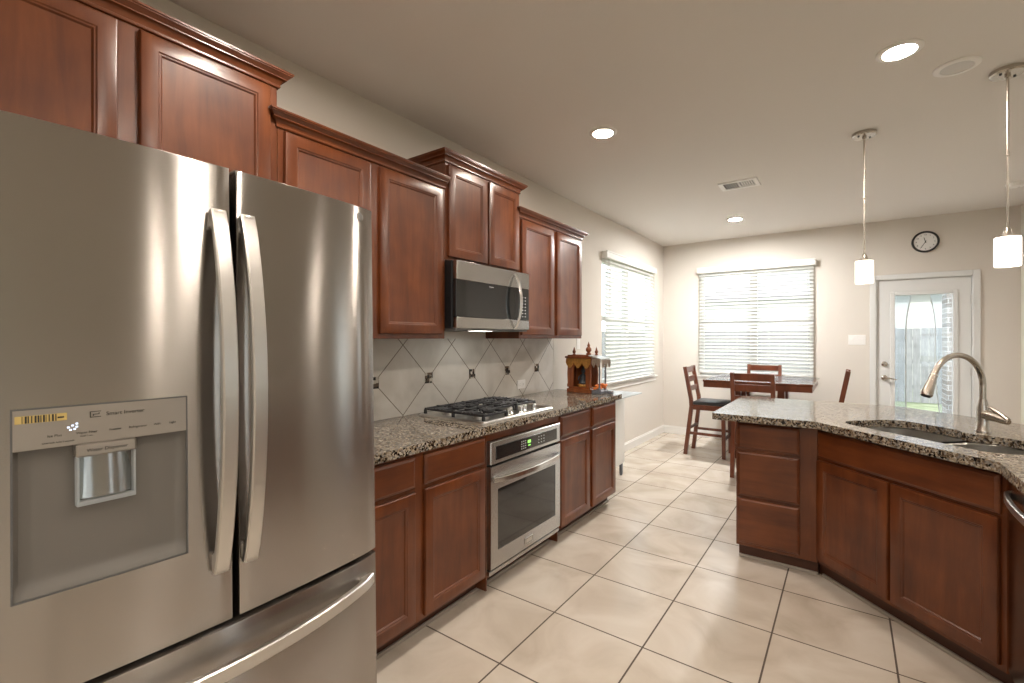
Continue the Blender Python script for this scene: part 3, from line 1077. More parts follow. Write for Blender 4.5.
for i in range(3):
    for j in range(7):
        bm = bmesh.new()
        box(bm, dw_ + 0.050 + i * 0.032, dw_ + 0.062 + i * 0.032, -0.3868, -0.386, 0.100 + j * 0.022, 0.106 + j * 0.022)
        part('button_mark', bm, 'whiteink', cp)
bm = bmesh.new()
pts = []
for k in range(17):
    s = k / 16
    pts.append((dw_ - 0.012, -0.390 - 0.052 * (math.sin(PI * s)) ** 0.7, 0.016 + 0.370 * s))
sweep_rect(bm, pts, (1, 0, 0), 0.030, 0.012, [0.55 + 0.45 * math.sin(PI * k / 16) for k in range(17)])
part('microwave_handle', bm, 'steel_bright', dr, 40)
letters([('Frigidaire', 0.012, Vector((0.33, -0.3861, 0.272)), FRONT, 'CENTER')], 'whiteink', dr, 'lettering')

# ------------------------------------------------------------------ gas cooktop
o = thing('gas_cooktop', 'stainless gas cooktop with black grates set in the granite', 'cooktop', (XL, 1.968, 0.914), PI / 2)
W, D0, D1 = 0.745, -0.600, -0.078      # local y range (front .. back)
bm = bmesh.new()
lp = [[bm.verts.new((x, y, z)) for x, y in round_rect(i, W - i, D0 + i, D1 - i, max(0.022 - i * .4, 0.004), 4)] for i, z in ((0, 0.0), (0.0, 0.006), (0.006, 0.013), (0.030, 0.012), (0.045, 0.006))]
loop_faces(bm, lp)
part('tray', bm, 'steel_soft', o, 35)
burn = [(0.135, -0.22), (0.135, -0.46), (0.37, -0.27), (0.605, -0.20), (0.605, -0.38)]
for i, (bx_, by_) in enumerate(burn):
    bm = bmesh.new()
    r_ = 0.05 if i == 2 else 0.038
    lathe(bm, [(r_ + 0.012, 0.006), (r_ + 0.012, 0.012), (r_, 0.014), (r_, 0.022)], (bx_, by_, 0), 24)
    bb = part('burner', bm, 'steel_soft', o, 35)
    bm = bmesh.new()
    lathe(bm, [(r_ - 0.004, 0.022), (r_ - 0.002, 0.026), (r_ - 0.01, 0.032), (0.004, 0.033)], (bx_, by_, 0), 24)
    part('burner_cap', bm, 'rubber', bb, 35)
def grate(x0, x1, y0, y1, centers):
    bm = bmesh.new()
    t, zt_, zb_ = 0.011, 0.048, 0.034
    for b_ in ((x0, x1, y0, y0 + t), (x0, x1, y1 - t, y1), (x0, x0 + t, y0, y1), (x1 - t, x1, y0, y1)):
        box(bm, b_[0], b_[1], b_[2], b_[3], zb_, zt_, bev=0.002)
    ym = (y0 + y1) / 2
    if len(centers) == 2:
        box(bm, x0, x1, ym - t / 2, ym + t / 2, zb_, zt_, bev=0.002)
    for cx, cy in centers:
        lo, hi = (y0, ym) if cy < ym and len(centers) == 2 else (ym, y1)
        if len(centers) == 1:
            lo, hi = y0, y1
        for b_ in ((x0, cx - 0.022, cy - t / 2, cy + t / 2), (cx + 0.022, x1, cy - t / 2, cy + t / 2), (cx - t / 2, cx + t / 2, lo, cy - 0.022), (cx - t / 2, cx + t / 2, cy + 0.022, hi)):
            box(bm, b_[0], b_[1], b_[2], b_[3], zb_ + 0.002, zt_ + 0.004, bev=0.002)
    for q in (0.25, 0.75):
        yq = y0 + (y1 - y0) * q
        xm_ = (x0 + x1) / 2
        for sx in (-1, 1):
            xa = xm_ + sx * (x1 - x0) / 2
            xb = xm_ + sx * 0.028
            for dy in (-0.030, 0.030):
                box(bm, xa, xb, yq + dy - t / 2, yq + dy + t / 2, zb_ + 0.002, zt_ + 0.004, bev=0.002)
    for fx in (x0 + t / 2, x1 - t / 2):
        for fy in (y0 + t / 2, ym, y1 - t / 2):
            box(bm, fx - 0.008, fx + 0.008, fy - 0.008, fy + 0.008, 0.008, zb_ + 0.004, bev=0.002)
    return bm
part('grate', grate(0.028, 0.250, -0.575, -0.105, burn[:2]), 'iron', o)
part('grate', grate(0.256, 0.486, -0.455, -0.105, burn[2:3]), 'iron', o)
part('grate', grate(0.492, 0.716, -0.470, -0.105, burn[3:]), 'iron', o)
for kx, ky in ((0.300, -0.545), (0.362, -0.515), (0.430, -0.550), (0.500, -0.525), (0.580, -0.545)):
    bm = bmesh.new()
    lathe(bm, [(0.021, 0.006), (0.021, 0.012), (0.0165, 0.016), (0.0150, 0.040), (0.0125, 0.043)], (kx, ky, 0), 18)
    box(bm, kx - 0.0165, kx + 0.0165, ky - 0.004, ky + 0.004, 0.030, 0.047, bev=0.0015)
    part('knob', bm, 'steel_bright', o, 35)

# ------------------------------------------------------------------ refrigerator
FY0 = 0.083
o = thing('refrigerator', 'stainless steel french door refrigerator with water dispenser', 'refrigerator', (-2.143, FY0, -0.0165), PI / 2, rotx=math.radians(-1.05))
FW = 0.880
part('fridge_case', B((0.004, FW - 0.004, -0.78, 0, 0.02, 1.778), bev=0.004), 'casegrey', o)
part('top_hinge_cover', B((0.02, 0.14, -0.84, -0.70, 1.778, 1.800), (FW - 0.14, FW - 0.02, -0.84, -0.70, 1.778, 1.800), bev=0.005), 'casegrey', o)
FRONT_Y = -0.953
def front_y(x):
    u = (x - FW / 2) / (FW / 2)
    return FRONT_Y + 0.028 * u * u + 0.010 * max(0, abs(u) - 0.86) ** 2 / 0.02
def door_mesh(x0, x1, z0, z1, back=-0.79, hole=None):
    bm = bmesh.new()
    xs = [x0 + (x1 - x0) * i / 14 for i in range(15)]
    zs = [z0, z1]
    if hole:
        xs = sorted([x for x in xs if abs(x - hole[0]) > 0.012 and abs(x - hole[1]) > 0.012] + [hole[0], hole[1]])
        zs = [z0, hole[2], hole[3], z1]
    r = 0.006
    zz = [z0 + r] + zs[1:-1] + [z1 - r]
    xx = [x0 + r] + [x for x in xs if x0 + 2 * r < x < x1 - 2 * r] + [x1 - r]
    g = [[bm.verts.new((x, front_y(x), z)) for x in xx] for z in zz]
    for j in range(len(zz) - 1):
        for i in range(len(xx) - 1):
            if hole and hole[0] - 1e-6 < (xx[i] + xx[i + 1]) / 2 < hole[1] and hole[2] < (zz[j] + zz[j + 1]) / 2 < hole[3]:
                continue
            bm.faces.new((g[j][i], g[j][i + 1], g[j + 1][i + 1], g[j + 1][i]))
    rim = g[0][:] + [g[j][-1] for j in range(1, len(zz))] + g[-1][-2::-1] + [g[j][0] for j in range(len(zz) - 2, 0, -1)]
    def grow(v, e, dy):
        x = min(max(v.co.x, x0 + r), x1 - r)
        nx = x0 + r - e if abs(v.co.x - (x0 + r)) < 1e-6 else (x1 - r + e if abs(v.co.x - (x1 - r)) < 1e-6 else v.co.x)
        nz = z0 + r - e if abs(v.co.z - (z0 + r)) < 1e-6 else (z1 - r + e if abs(v.co.z - (z1 - r)) < 1e-6 else v.co.z)
        return nx, dy, nz
    base = [(v.co.x, v.co.y, v.co.z) for v in rim]
    prev = rim
    for e, d_ in ((r * 0.6, r * 0.18), (r, r)):
        cur = []
        for v in rim:
            x, _, z = grow(v, e, 0)
            cur.append(bm.verts.new((x, v.co.y + d_, z)))
        n = len(rim)
        for i in range(n):
            bm.faces.new((prev[i], prev[(i + 1) % n], cur[(i + 1) % n], cur[i]))
        prev = cur
    cur = [bm.verts.new((v.co.x, back, v.co.z)) for v in prev]
    n = len(prev)
    for i in range(n):
        bm.faces.new((prev[i], prev[(i + 1) % n], cur[(i + 1) % n], cur[i]))
    bm.faces.new(cur)
    return bm
GAP = 0.4405
hx0, hx1, hz0, hz1 = 0.069, 0.339, 0.903, 1.255
ld = part('fridge_door', door_mesh(0.0, GAP - 0.006, 0.709, 1.803, hole=(hx0, hx1, hz0, hz1)), 'steel_fridge', o, 45)
rd = part('fridge_door', door_mesh(GAP + 0.006, FW, 0.709, 1.803), 'steel_fridge', o, 45)
fz = part('freezer_drawer', door_mesh(0.0, FW, 0.065, 0.697), 'steel_fridge', o, 45)
part('door_gasket', B((0.012, FW - 0.012, -0.84, -0.781, 0.09, 1.78)), 'sealdark', o)
part('base_grille', B((0.01, FW - 0.01, -0.84, -0.70, 0.012, 0.06), bev=0.003), 'black', o)
for fx in (0.06, FW - 0.06):
    bm = bmesh.new()
    lathe(bm, [(0.022, 0.0035), (0.022, 0.010), (0.010, 0.013), (0.010, 0.03)], (fx, -0.72, 0), 12)
    part('foot', bm, 'rubber', o, 35)

def bow_handle(xc, z0, z1, w=0.034, n=24, bulge=0.058):
    bm = bmesh.new()
    pts = []
    for k in range(n + 1):
        s = k / n
        pts.append((xc, front_y(xc) - 0.010 - bulge * (max(0, math.sin(PI * s))) ** 0.75, z0 + (z1 - z0) * s))
    sweep_rect(bm, pts, (1, 0, 0), w, 0.018)
    for z in (z0 + 0.02, z1 - 0.02):
        box(bm, xc - w * 0.42, xc + w * 0.42, front_y(xc) - 0.022, front_y(xc) + 0.004, z - 0.022, z + 0.022, bev=0.004)
    return bm
part('handle', bow_handle(0.402, 0.840, 1.688), 'steel_soft', ld, 40)
part('handle', bow_handle(0.468, 0.842, 1.688), 'steel_soft', rd, 40)
bm = bmesh.new()
pts = []
for k in range(25):
    s = k / 24
    x = 0.04 + (FW - 0.075) * s
    pts.append((x, front_y(x) - 0.010 - 0.058 * math.sin(PI * s) ** 0.7, 0.632))
sweep_rect(bm, pts, (0, 0, 1), 0.034, 0.018)
for x in (0.06, FW - 0.055):
    box(bm, x - 0.022, x + 0.022, front_y(x) - 0.022, front_y(x) + 0.004, 0.618, 0.646, bev=0.004)
part('handle', bm, 'steel_soft', fz, 40)
# round maker's emblem on the right door
bm = bmesh.new()
ex, ez = 0.820, 1.768
lathe(bm, [(0.013, 0.0), (0.013, -0.002), (0.0115, -0.0028)], (ex, front_y(ex), ez), 28, 'Y')
em = part('emblem', bm, 'casegrey', rd, 35)
bm = bmesh.new()
lathe(bm, [(0.0105, -0.0028), (0.0105, -0.0034), (0.0088, -0.0034), (0.0088, -0.0028)], (ex, front_y(ex), ez), 24, 'Y', (False, False))
box(bm, ex - 0.0045, ex - 0.002, front_y(ex) - 0.0034, front_y(ex) - 0.0028, ez + 0.001, ez + 0.005)
box(bm, ex - 0.0008, ex + 0.0008, front_y(ex) - 0.0034, front_y(ex) - 0.0028, ez - 0.004, ez + 0.005)
box(bm, ex, ex + 0.004, front_y(ex) - 0.0034, front_y(ex) - 0.0028, ez - 0.004, ez - 0.0026)
bm2 = finish('emblem_mark', bm, 'steel_bright', rd)
# water dispenser: soft scoop in the left door, control panel above it
cpz = 1.179
bm = bmesh.new()
nx, nz = 26, 24
def sm(t):
    t = max(0.0, min(1.0, t))
    return t * t * (3 - 2 * t)
g = []
for j in range(nz + 1):
    z = hz0 + (cpz - hz0) * (j / nz)
    row = []
    for i in range(nx + 1):
        x = hx0 + (hx1 - hx0) * i / nx
        dd = 0.016 * sm((x - hx0) / 0.012) * sm((hx1 - x) / 0.012) * sm((z - hz0) / 0.03)
        row.append(bm.verts.new((x, front_y(x) + 0.002 + dd, z)))
    g.append(row)
for j in range(nz):
    for i in range(nx):
        bm.faces.new((g[j][i], g[j][i + 1], g[j + 1][i + 1], g[j + 1][i]))
rc = part('dispenser_recess', bm, 'recess', o, 50)
def plate(x0, x1, z0, z1, off, th, r=0.012, top_round=True, n=16):
    """thin panel that follows the door's curve"""
    bm = bmesh.new()
    rows = []
    for y_off in (off, off - th):
        rows.append([[bm.verts.new((x0 + (x1 - x0) * i / n, front_y(x0 + (x1 - x0) * i / n) + y_off, z)) for i in range(n + 1)] for z in (z0, z1)])
    (a0, a1), (b0, b1) = rows
    for i in range(n):
        bm.faces.new((b0[i], b0[i + 1], b1[i + 1], b1[i]))
        bm.faces.new((a0[i + 1], a0[i], a1[i], a1[i + 1]))
        bm.faces.new((a0[i], a0[i + 1], b0[i + 1], b0[i]))
        bm.faces.new((a1[i + 1], a1[i], b1[i], b1[i + 1]))
    bm.faces.new((a0[0], b0[0], b1[0], a1[0]))
    bm.faces.new((b0[n], a0[n], a1[n], b1[n]))
    return bm
bm = plate(hx0 + 0.0015, hx1 - 0.0015, cpz, hz1 - 0.0015, 0.040, 0.0415)
cp = part('control_panel', bm, 'panelgrey', o, 40)
bm = bmesh.new()
fr = [(hx0 - 0.002, front_y(hx0) - 0.0012), (hx1 + 0.002, front_y(hx1) - 0.0012)]
for xa, xb, za, zb_ in ((hx0 - 0.0015, hx0 + 0.0015, hz0 - 0.0015, hz1 + 0.0015), (hx1 - 0.0015, hx1 + 0.0015, hz0 - 0.0015, hz1 + 0.0015),
                        (hx0, hx1, hz0 - 0.0015, hz0 + 0.0015), (hx0, hx1, hz1 - 0.0015, hz1 + 0.0015)):
    n = 12 if xb - xa > 0.05 else 1
    for i in range(n):
        p0, p1 = xa + (xb - xa) * i / n, xa + (xb - xa) * (i + 1) / n
        vs = []
        for z in (za, zb_):
            for x in (p0, p1):
                vs.append(bm.verts.new((x, front_y(x) - 0.0016, z)))
        ws = [bm.verts.new((v.co.x, v.co.y + 0.004, v.co.z)) for v in vs]
        for q in ((vs[0], vs[1], vs[3], vs[2]), (vs[0], ws[0], ws[1], vs[1]), (vs[2], vs[3], ws[3], ws[2]), (vs[0], vs[2], ws[2], ws[0]), (vs[1], ws[1], ws[3], vs[3])):
            bm.faces.new(q)
part('dispenser_rim', bm, 'casegrey', o)
def fy(x, off=-0.002):
    return front_y(x) + off
items = [('Smart Inverter', 0.0105, Vector((0.1996, fy(0.1996), 1.2305)), FRONT, 'LEFT'),
         ('Ice Plus', 0.0065, Vector((0.125, fy(0.125), 1.199)), FRONT, 'CENTER'),
         ('Water Filter', 0.0062, Vector((0.1705, fy(0.1705), 1.199)), FRONT, 'CENTER'),
         ('Hold 3 sec.', 0.0042, Vector((0.1705, fy(0.1705), 1.193)), FRONT, 'CENTER'),
         ('Freezer', 0.0062, Vector((0.2141, fy(0.2141), 1.199)), FRONT, 'CENTER'),
         ('Refrigerator', 0.0062, Vector((0.2509, fy(0.2509), 1.199)), FRONT, 'CENTER'),
         ('WiFi', 0.0062, Vector((0.2838, fy(0.2838), 1.199)), FRONT, 'CENTER'),
         ('Light', 0.0062, Vector((0.3119, fy(0.3119), 1.199)), FRONT, 'CENTER'),
         ('Child lock: hold 3 seconds', 0.0042, Vector((0.1076, fy(0.1076), 1.187)), FRONT, 'LEFT')]
letters(items, 'ink', cp, 'lettering', front_y)
bm = bmesh.new()
for b_ in ((0.175, 0.194, 1.229, 1.2302), (0.175, 0.194, 1.2398, 1.241), (0.175, 0.1762, 1.2302, 1.2398), (0.1928, 0.194, 1.2302, 1.2398),
           (0.1795, 0.1895, 1.2344, 1.2356), (0.1795, 0.1807, 1.232, 1.2344), (0.1883, 0.1895, 1.2356, 1.238)):
    box(bm, b_[0], b_[1], fy(0.185), fy(0.185) + 0.001, b_[2], b_[3])
part('logo_box', bm, 'ink', cp)
bm = bmesh.new()
for ix, iz in ((0.144, 1.214), (0.150, 1.217), (0.156, 1.214), (0.147, 1.209), (0.153, 1.210), (0.156, 1.220)):
    box(bm, ix - 0.0018, ix + 0.0018, fy(ix), fy(ix) + 0.001, iz - 0.0016, iz + 0.0016)
part('ice_icon', bm, 'led', cp)
st = part('sticker', plate(0.073, 0.142, 1.229, 1.243, -0.0014, 0.0010), 'sticker', cp)
bm = bmesh.new()
random.seed(3)
x = 0.082
while x < 0.126:
    w_ = random.choice([0.0008, 0.0015, 0.0025])
    box(bm, x, x + w_, fy(x, -0.0029), fy(x, -0.0022), 1.2295, 1.2425)
    x += w_ + random.choice([0.0012, 0.002, 0.003])
box(bm, 0.129, 0.138, fy(0.1335, -0.0029), fy(0.1335, -0.0022), 1.234, 1.237)
part('bar_marks', bm, 'ink', cp)
px0, px1 = 0.154, 0.249
bm = bmesh.new()
box(bm, px0, px1, fy(0.20, -0.004), fy(0.20, 0.05), cpz - 0.026, cpz - 0.001, bev=0.003)
hd = part('paddle_housing', bm, 'panelgrey', rc)
bm = bmesh.new()
g = []
for j in range(9):
    s = j / 8
    z = cpz - 0.026 - 0.083 * s
    row = []
    for i in range(9):
        u = i / 8
        x = px0 + 0.006 + (px1 - px0 - 0.012) * u
        row.append(bm.verts.new((x, fy(0.20, 0.007) - 0.010 * s + 0.012 * (2 * u - 1) ** 2, z)))
    g.append(row)
for j in range(8):
    for i in range(8):
        bm.faces.new((g[j][i], g[j][i + 1], g[j + 1][i + 1], g[j + 1][i]))
bmesh.ops.solidify(bm, geom=bm.faces[:], thickness=0.003)
part('paddle', bm, 'steel_bright', rc, 40)
bm = bmesh.new()
for a, b_, c, e in ((px0 + 0.001, px0 + 0.005, cpz - 0.118, cpz - 0.026), (px1 - 0.005, px1 - 0.001, cpz - 0.118, cpz - 0.026), (px0 + 0.001, px1 - 0.001, cpz - 0.122, cpz - 0.113)):
    box(bm, a, b_, fy(0.20, -0.002), fy(0.20, 0.016), c, e, bev=0.001)
part('paddle_guard', bm, 'frost', rc)
letters([('Water Dispenser', 0.0092, Vector((0.2015, fy(0.20, -0.0044), cpz - 0.017)), FRONT, 'CENTER')], 'ink', rc)

# ------------------------------------------------------------------ white cabinet past the counter
o = thing('white_cabinet', 'narrow white cabinet with a glass top beside the cherry base cabinets', 'cabinet', (XL + 0.016, 3.765, 0), PI / 2)
L = 0.735
part('cabinet_body', B((0.0, L, -0.355, -0.004, 0.125, 0.835), bev=0.003), 'white', o)
part('glass_top', B((0.0, L - 0.01, -0.54, -0.004, 0.838, 0.850), bev=0.002), 'frost', o)
for fx, fy_ in ((0.03, -0.33), (L - 0.03, -0.33), (0.03, -0.03), (L - 0.03, -0.03)):
    bm = bmesh.new()
    lathe(bm, [(0.012, 0), (0.018, 0.02), (0.018, 0.125)], (fx, fy_, 0), 12)
    part('foot', bm, 'greyfabric', o, 35)
for fx in (0.06, L - 0.06):
    part('standoff', B((fx - 0.008, fx + 0.008, -0.20, -0.18, 0.835, 0.838)), 'steel_soft', o)

# ------------------------------------------------------------------ shrine and the things by it
SX, SY, SZ = -2.005, 3.595, 0.914
o = thing('wooden_shrine', 'carved wooden home shrine with finials on the end of the countertop', 'shrine', (SX, SY, SZ))
LX, LY = 0.325, 0.158
bm = B((0, 0.235, 0, LY, 0.0, 0.036), bev=0.004)
box(bm, 0.012, 0.225, 0.012, LY - 0.012, 0.036, 0.048, bev=0.003)
part('base', bm, 'shrinewood', o)
part('front_step', B((0.236, LX, 0.01, LY - 0.01, 0, 0.03), bev=0.004), 'greyfabric', o)
bm = bmesh.new()
arch = []
x0, x1, zt_ = 0.060, 0.180, 0.205
for k in range(13):
    a = PI * k / 12
    arch.append(((x0 + x1) / 2 + (x1 - x0) / 2 * math.cos(a), zt_ + 0.045 * math.sin(a)))
outl = [(0.012, 0.048), (x0, 0.048)] + list(reversed(arch)) + [(x1, 0.048), (0.225, 0.048), (0.225, 0.300), (0.012, 0.300)]
fa = [bm.verts.new((x, 0.012, z)) for x, z in outl]
fb = [bm.verts.new((x, 0.024, z)) for x, z in outl]
loop_faces(bm, [fa, fb])
box(bm, 0.012, 0.225, LY - 0.022, LY - 0.012, 0.048, 0.300)
box(bm, 0.012, 0.022, 0.024, LY - 0.022, 0.048, 0.300)
part('cabinet_walls', bm, 'shrinewood', o)
for cx, cy in ((0.012, 0.012), (0.225, 0.012), (0.225, LY - 0.012)):
    bm = bmesh.new()
    lathe(bm, [(0.012, 0.048), (0.012, 0.07), (0.007, 0.078), (0.0095, 0.16), (0.007, 0.24), (0.012, 0.255), (0.012, 0.300)], (cx, cy, 0), 12)
    part('pillar', bm, 'shrinewood', o, 40)
bm = B((-0.012, 0.245, -0.012, LY + 0.012, 0.300, 0.316), bev=0.003)
box(bm, 0.005, 0.23, 0.005, LY - 0.005, 0.316, 0.328, bev=0.003)
part('roof', bm, 'shrinewood', o)
def finial(cx, cy, z, s):
    bm = bmesh.new()
    lathe(bm, [(0.022 * s, 0), (0.024 * s, 0.012 * s), (0.012 * s, 0.020 * s), (0.026 * s, 0.040 * s), (0.024 * s, 0.058 * s), (0.010 * s, 0.074 * s), (0.014 * s, 0.082 * s), (0.004 * s, 0.108 * s), (0.001 * s, 0.118 * s)], (cx, cy, z), 14)
    part('finial', bm, 'shrinewood', o, 45)
finial(0.165, 0.10, 0.327, 0.98)
finial(0.055, 0.04, 0.327, 0.60)
finial(0.225, 0.13, 0.327, 0.60)
# porch over the open front
bm = bmesh.new()
a = [bm.verts.new(p) for p in ((0.215, -0.01, 0.322), (LX + 0.005, -0.01, 0.292), (LX + 0.005, LY + 0.01, 0.292), (0.215, LY + 0.01, 0.322))]
b_ = [bm.verts.new((v.co.x, v.co.y, v.co.z + 0.008)) for v in a]
loop_faces(bm, [a, b_])
part('porch_roof', bm, 'steel_soft', o)
for cy in (0.02, LY - 0.02):
    bm = bmesh.new()
    lathe(bm, [(0.011, 0.03), (0.011, 0.05), (0.006, 0.056), (0.008, 0.15), (0.006, 0.26), (0.010, 0.275), (0.010, 0.292)], (LX - 0.02, cy, 0), 12)
    part('porch_pillar', bm, 'greyfabric', o, 40)
def swag(x0, y0, x1, y1, z, drop, n, mat):
    """scalloped cloth hanging along an edge"""
    bm = bmesh.new()
    N = 8 * n
    top, bot = [], []
    dx, dy = x1 - x0, y1 - y0
    l = math.hypot(dx, dy)
    nx_, ny_ = dy / l, -dx / l
    for i in range(N + 1):
        u = i / N
        ph = (u * n) % 1.0
        dd = drop * (0.45 + 0.55 * math.sin(PI * ph))
        wv = 0.004 * math.sin(u * n * 6 * PI)
        top.append(bm.verts.new((x0 + dx * u, y0 + dy * u, z)))
        bot.append(bm.verts.new((x0 + dx * u + nx_ * (0.006 + wv), y0 + dy * u + ny_ * (0.006 + wv), z - dd)))
    for i in range(N):
        bm.faces.new((top[i], top[i + 1], bot[i + 1], bot[i]))
    bmesh.ops.solidify(bm, geom=bm.faces[:], thickness=0.003)
    part('swag', bm, mat, o, 50)
swag(-0.004, -0.002, 0.235, -0.002, 0.298, 0.085, 3, 'gold')
swag(0.250, -0.012, LX + 0.004, -0.012, 0.300, 0.075, 2, 'silverfabric')
swag(LX + 0.010, -0.012, LX + 0.010, LY + 0.012, 0.290, 0.07, 3, 'silverfabric')

o = thing('shrine_figurine', 'small dark seated figurine inside the wooden shrine', 'figurine', (SX + 0.118, SY + 0.085, SZ + 0.048))
bm = bmesh.new()
lathe(bm, [(0.040, 0), (0.044, 0.012), (0.036, 0.022)], (0, 0, 0), 16)
part('pedestal', bm, 'gold', o, 40)
bm = bmesh.new()
lathe(bm, [(0.034, 0.022), (0.040, 0.034), (0.030, 0.055), (0.022, 0.080), (0.024, 0.100), (0.012, 0.112), (0.009, 0.118), (0.017, 0.128), (0.018, 0.140), (0.012, 0.152), (0.010, 0.165), (0.003, 0.178)], (0, 0, 0), 16)
tube(bm, [(0.022, 0, 0.098), (0.038, -0.012, 0.075), (0.030, -0.028, 0.055)], [0.008, 0.007, 0.006], 8)
tube(bm, [(-0.022, 0, 0.098), (-0.038, -0.012, 0.075), (-0.030, -0.028, 0.055)], [0.008, 0.007, 0.006], 8)
part('figure', bm, 'idol', o, 50)

bm = bmesh.new()
random.seed(11)
for k in range(46):
    fx, fyy = random.uniform(0.252, 0.312), random.uniform(0.020, 0.138)
    z = 0.031 + 0.028 * max(0, 1 - ((fx - 0.30) / 0.07) ** 2) * max(0, 1 - ((fyy - 0.09) / 0.11) ** 2) * random.uniform(0.3, 1.6)
    r_ = random.uniform(0.011, 0.016)
    lathe(bm, [(r_ * 0.3, 0), (r_, r_ * 0.35), (r_ * 0.9, r_ * 0.8), (r_ * 0.45, r_ * 1.15)], (fx, fyy, z + 0.0005), 9)
tag(finish('orange_flowers', bm, 'flower', None, 50, loc=(SX, SY, SZ)), 'heap of orange flowers on the porch step of the wooden shrine', 'flowers', kind='stuff')
o = thing('trinket_box', 'tiny grey metal box on the countertop corner right of the shrine', 'box', (-1.640, 3.70, 0.914))
part('box_body', B((-0.022, 0.022, -0.016, 0.016, 0, 0.018), bev=0.002), 'greyfabric', o)
part('box_lid', B((-0.023, 0.023, -0.017, 0.017, 0.018, 0.026), bev=0.002), 'nickel', o)

# ------------------------------------------------------------------ island (L-shaped, with a diagonal sink front)
o = thing('drawer_cabinet', 'cherry island cabinet with three drawers at the left end of the island', 'cabinet', (-0.572, 3.80, 0), 0)
D = 3.80 - 3.21
base_cabinet(o, 0.430, D, [], [(0.010, 0.343, .700, .857), (0.010, 0.343, .408, .682), (0.010, 0.343, .112, .392)], zb=0.09, toe=(0.008, 0.0), toe_in=0.052)

o = thing('sink_cabinet', 'cherry island cabinet with two wide doors under the sink', 'cabinet', (-0.140, 3.217, 0), -PI / 4)
def lc(x, y):
    """world to sink-cabinet plane"""
    dx, dy = x + 0.140, y - 3.217
    c = math.sqrt(0.5)
    return (dx * c - dy * c, dx * c + dy * c)
bm = bmesh.new()
poly = [lc(*p) for p in ((-0.1395, 3.2165), (0.4980, 2.5790), (1.10, 2.5790), (1.10, 2.86), (0.16, 3.80), (-0.1395, 3.80))]
prism(bm, poly, 0.09, 0.873, top=False)
part('cabinet_body', bm, 'wood_v', o)
Wd = 0.891
bm = bmesh.new()
poly = [lc(*p) for p in ((-0.138, 3.287), (0.549, 2.60), (1.05, 2.60), (1.05, 2.84), (0.14, 3.75), (-0.138, 3.75))]
prism(bm, poly, 0.0, 0.09)
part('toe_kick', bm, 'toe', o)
part('shoe_molding', B((-0.012, 0.93, 0.036, 0.050, 0, 0.018), bev=0.003), 'shoe', o)
for a, b_ in ((0.004, 0.432), (0.448, 0.885)):
    bm = bmesh.new()
    ring_panel(bm, a, b_, 0.112, 0.686, -0.0, DOOR)
    part('door', bm, 'wood_v', o, 25)
bm = bmesh.new()
ring_panel(bm, 0.008, 0.888, 0.702, 0.858, 0.0, DRAWER)
part('drawer_front', bm, 'wood_h', o, 25)

o = thing('dishwasher', 'stainless steel dishwasher at the right end of the island', 'dishwasher', (1.09, 2.562, 0), -PI / 2)
part('washer_body', B((0.004, 0.596, -0.56, 0, 0.10, 0.868)), 'casegrey', o)
bm = bmesh.new()
box(bm, 0.004, 0.596, -0.592, -0.561, 0.11, 0.862, bev=0.006, seg=2)
dd_ = part('washer_door', bm, 'steel', o)
bm = bmesh.new()
pts = [(0.03 + 0.54 * k / 20, -0.592 - 0.034 * math.sin(PI * k / 20) ** 0.45, 0.795) for k in range(21)]
sweep_rect(bm, pts, (0, 0, 1), 0.030, 0.014)
part('handle', bm, 'steel_soft', dd_, 40)
part('toe_panel', B((0.01, 0.59, -0.53, -0.02, 0.0, 0.10)), 'black', o)
part('shoe_molding', B((-0.01, 0.60, -0.545, -0.531, 0, 0.018), bev=0.003), 'shoe', o)

o = thing('base_cabinet', 'cherry island cabinet on the near side of the dishwasher', 'cabinet', (1.09, 1.962, 0), -PI / 2)
base_cabinet(o, 0.535, 0.59, [(0.03, 0.505, .112, .686)], [(0.03, 0.505, .702, .858)])

# counter with the sink opening; t runs along the diagonal front, n away from it
def tn(t, n):
    c = math.sqrt(0.5)
    return (-0.148 + (t + n) * c, 3.140 + (n - t) * c)
def lobe_hole():
    left = round_rect(0.005, 0.398, 0.122, 0.535, 0.11, 7)
    right = round_rect(0.418, 0.795, 0.135, 0.545, 0.12, 7)
    n = 8
    # union of both lobes with a shallow waist between them
    lpts = left[:]        # starts at lower right corner, counter-clockwise
    rpts = right[:]
    l_ur = [p for p in lpts if p[0] > 0.30 and p[1] > 0.35]
    pts = []
    pts += [p for p in rpts[:n]]                       # right lobe lower right
    pts += [p for p in rpts[n:2 * n]]                  # right lobe upper right
    pts += rpts[2 * n:2 * n + 5]                       # part of the upper left
    pts += [(0.408, 0.492)]
    up = lpts[n:2 * n]
    pts += up[3:]                                      # left lobe upper right
    pts += lpts[2 * n:3 * n]
    pts += lpts[3 * n:4 * n]
    pts += [(0.40, 0.124), (0.43, 0.134)]
    return [tn(*p) for p in pts]
outer = [(-0.690, 3.125), (-0.148, 3.140), (0.468, 2.524), (0.468, 1.40), (1.52, 1.40), (1.52, 2.97), (0.30, 4.19), (-0.705, 4.19)]
c_ = 0.02
outer = [(-0.700 + c_, 3.128), (-0.148, 3.140), (0.468, 2.524), (0.468, 1.40), (1.52, 1.40), (1.52, 2.97), (0.30, 4.19), (-0.70 + c_, 4.19), (-0.70, 4.19 - c_), (-0.70, 3.128 + c_)]
bm = bmesh.new()
slab(bm, outer, [lobe_hole()], 0.874, 0.914)
tag(finish('granite_countertop', bm, 'granite'), 'speckled granite island countertop holding the sink and faucet', 'countertop')

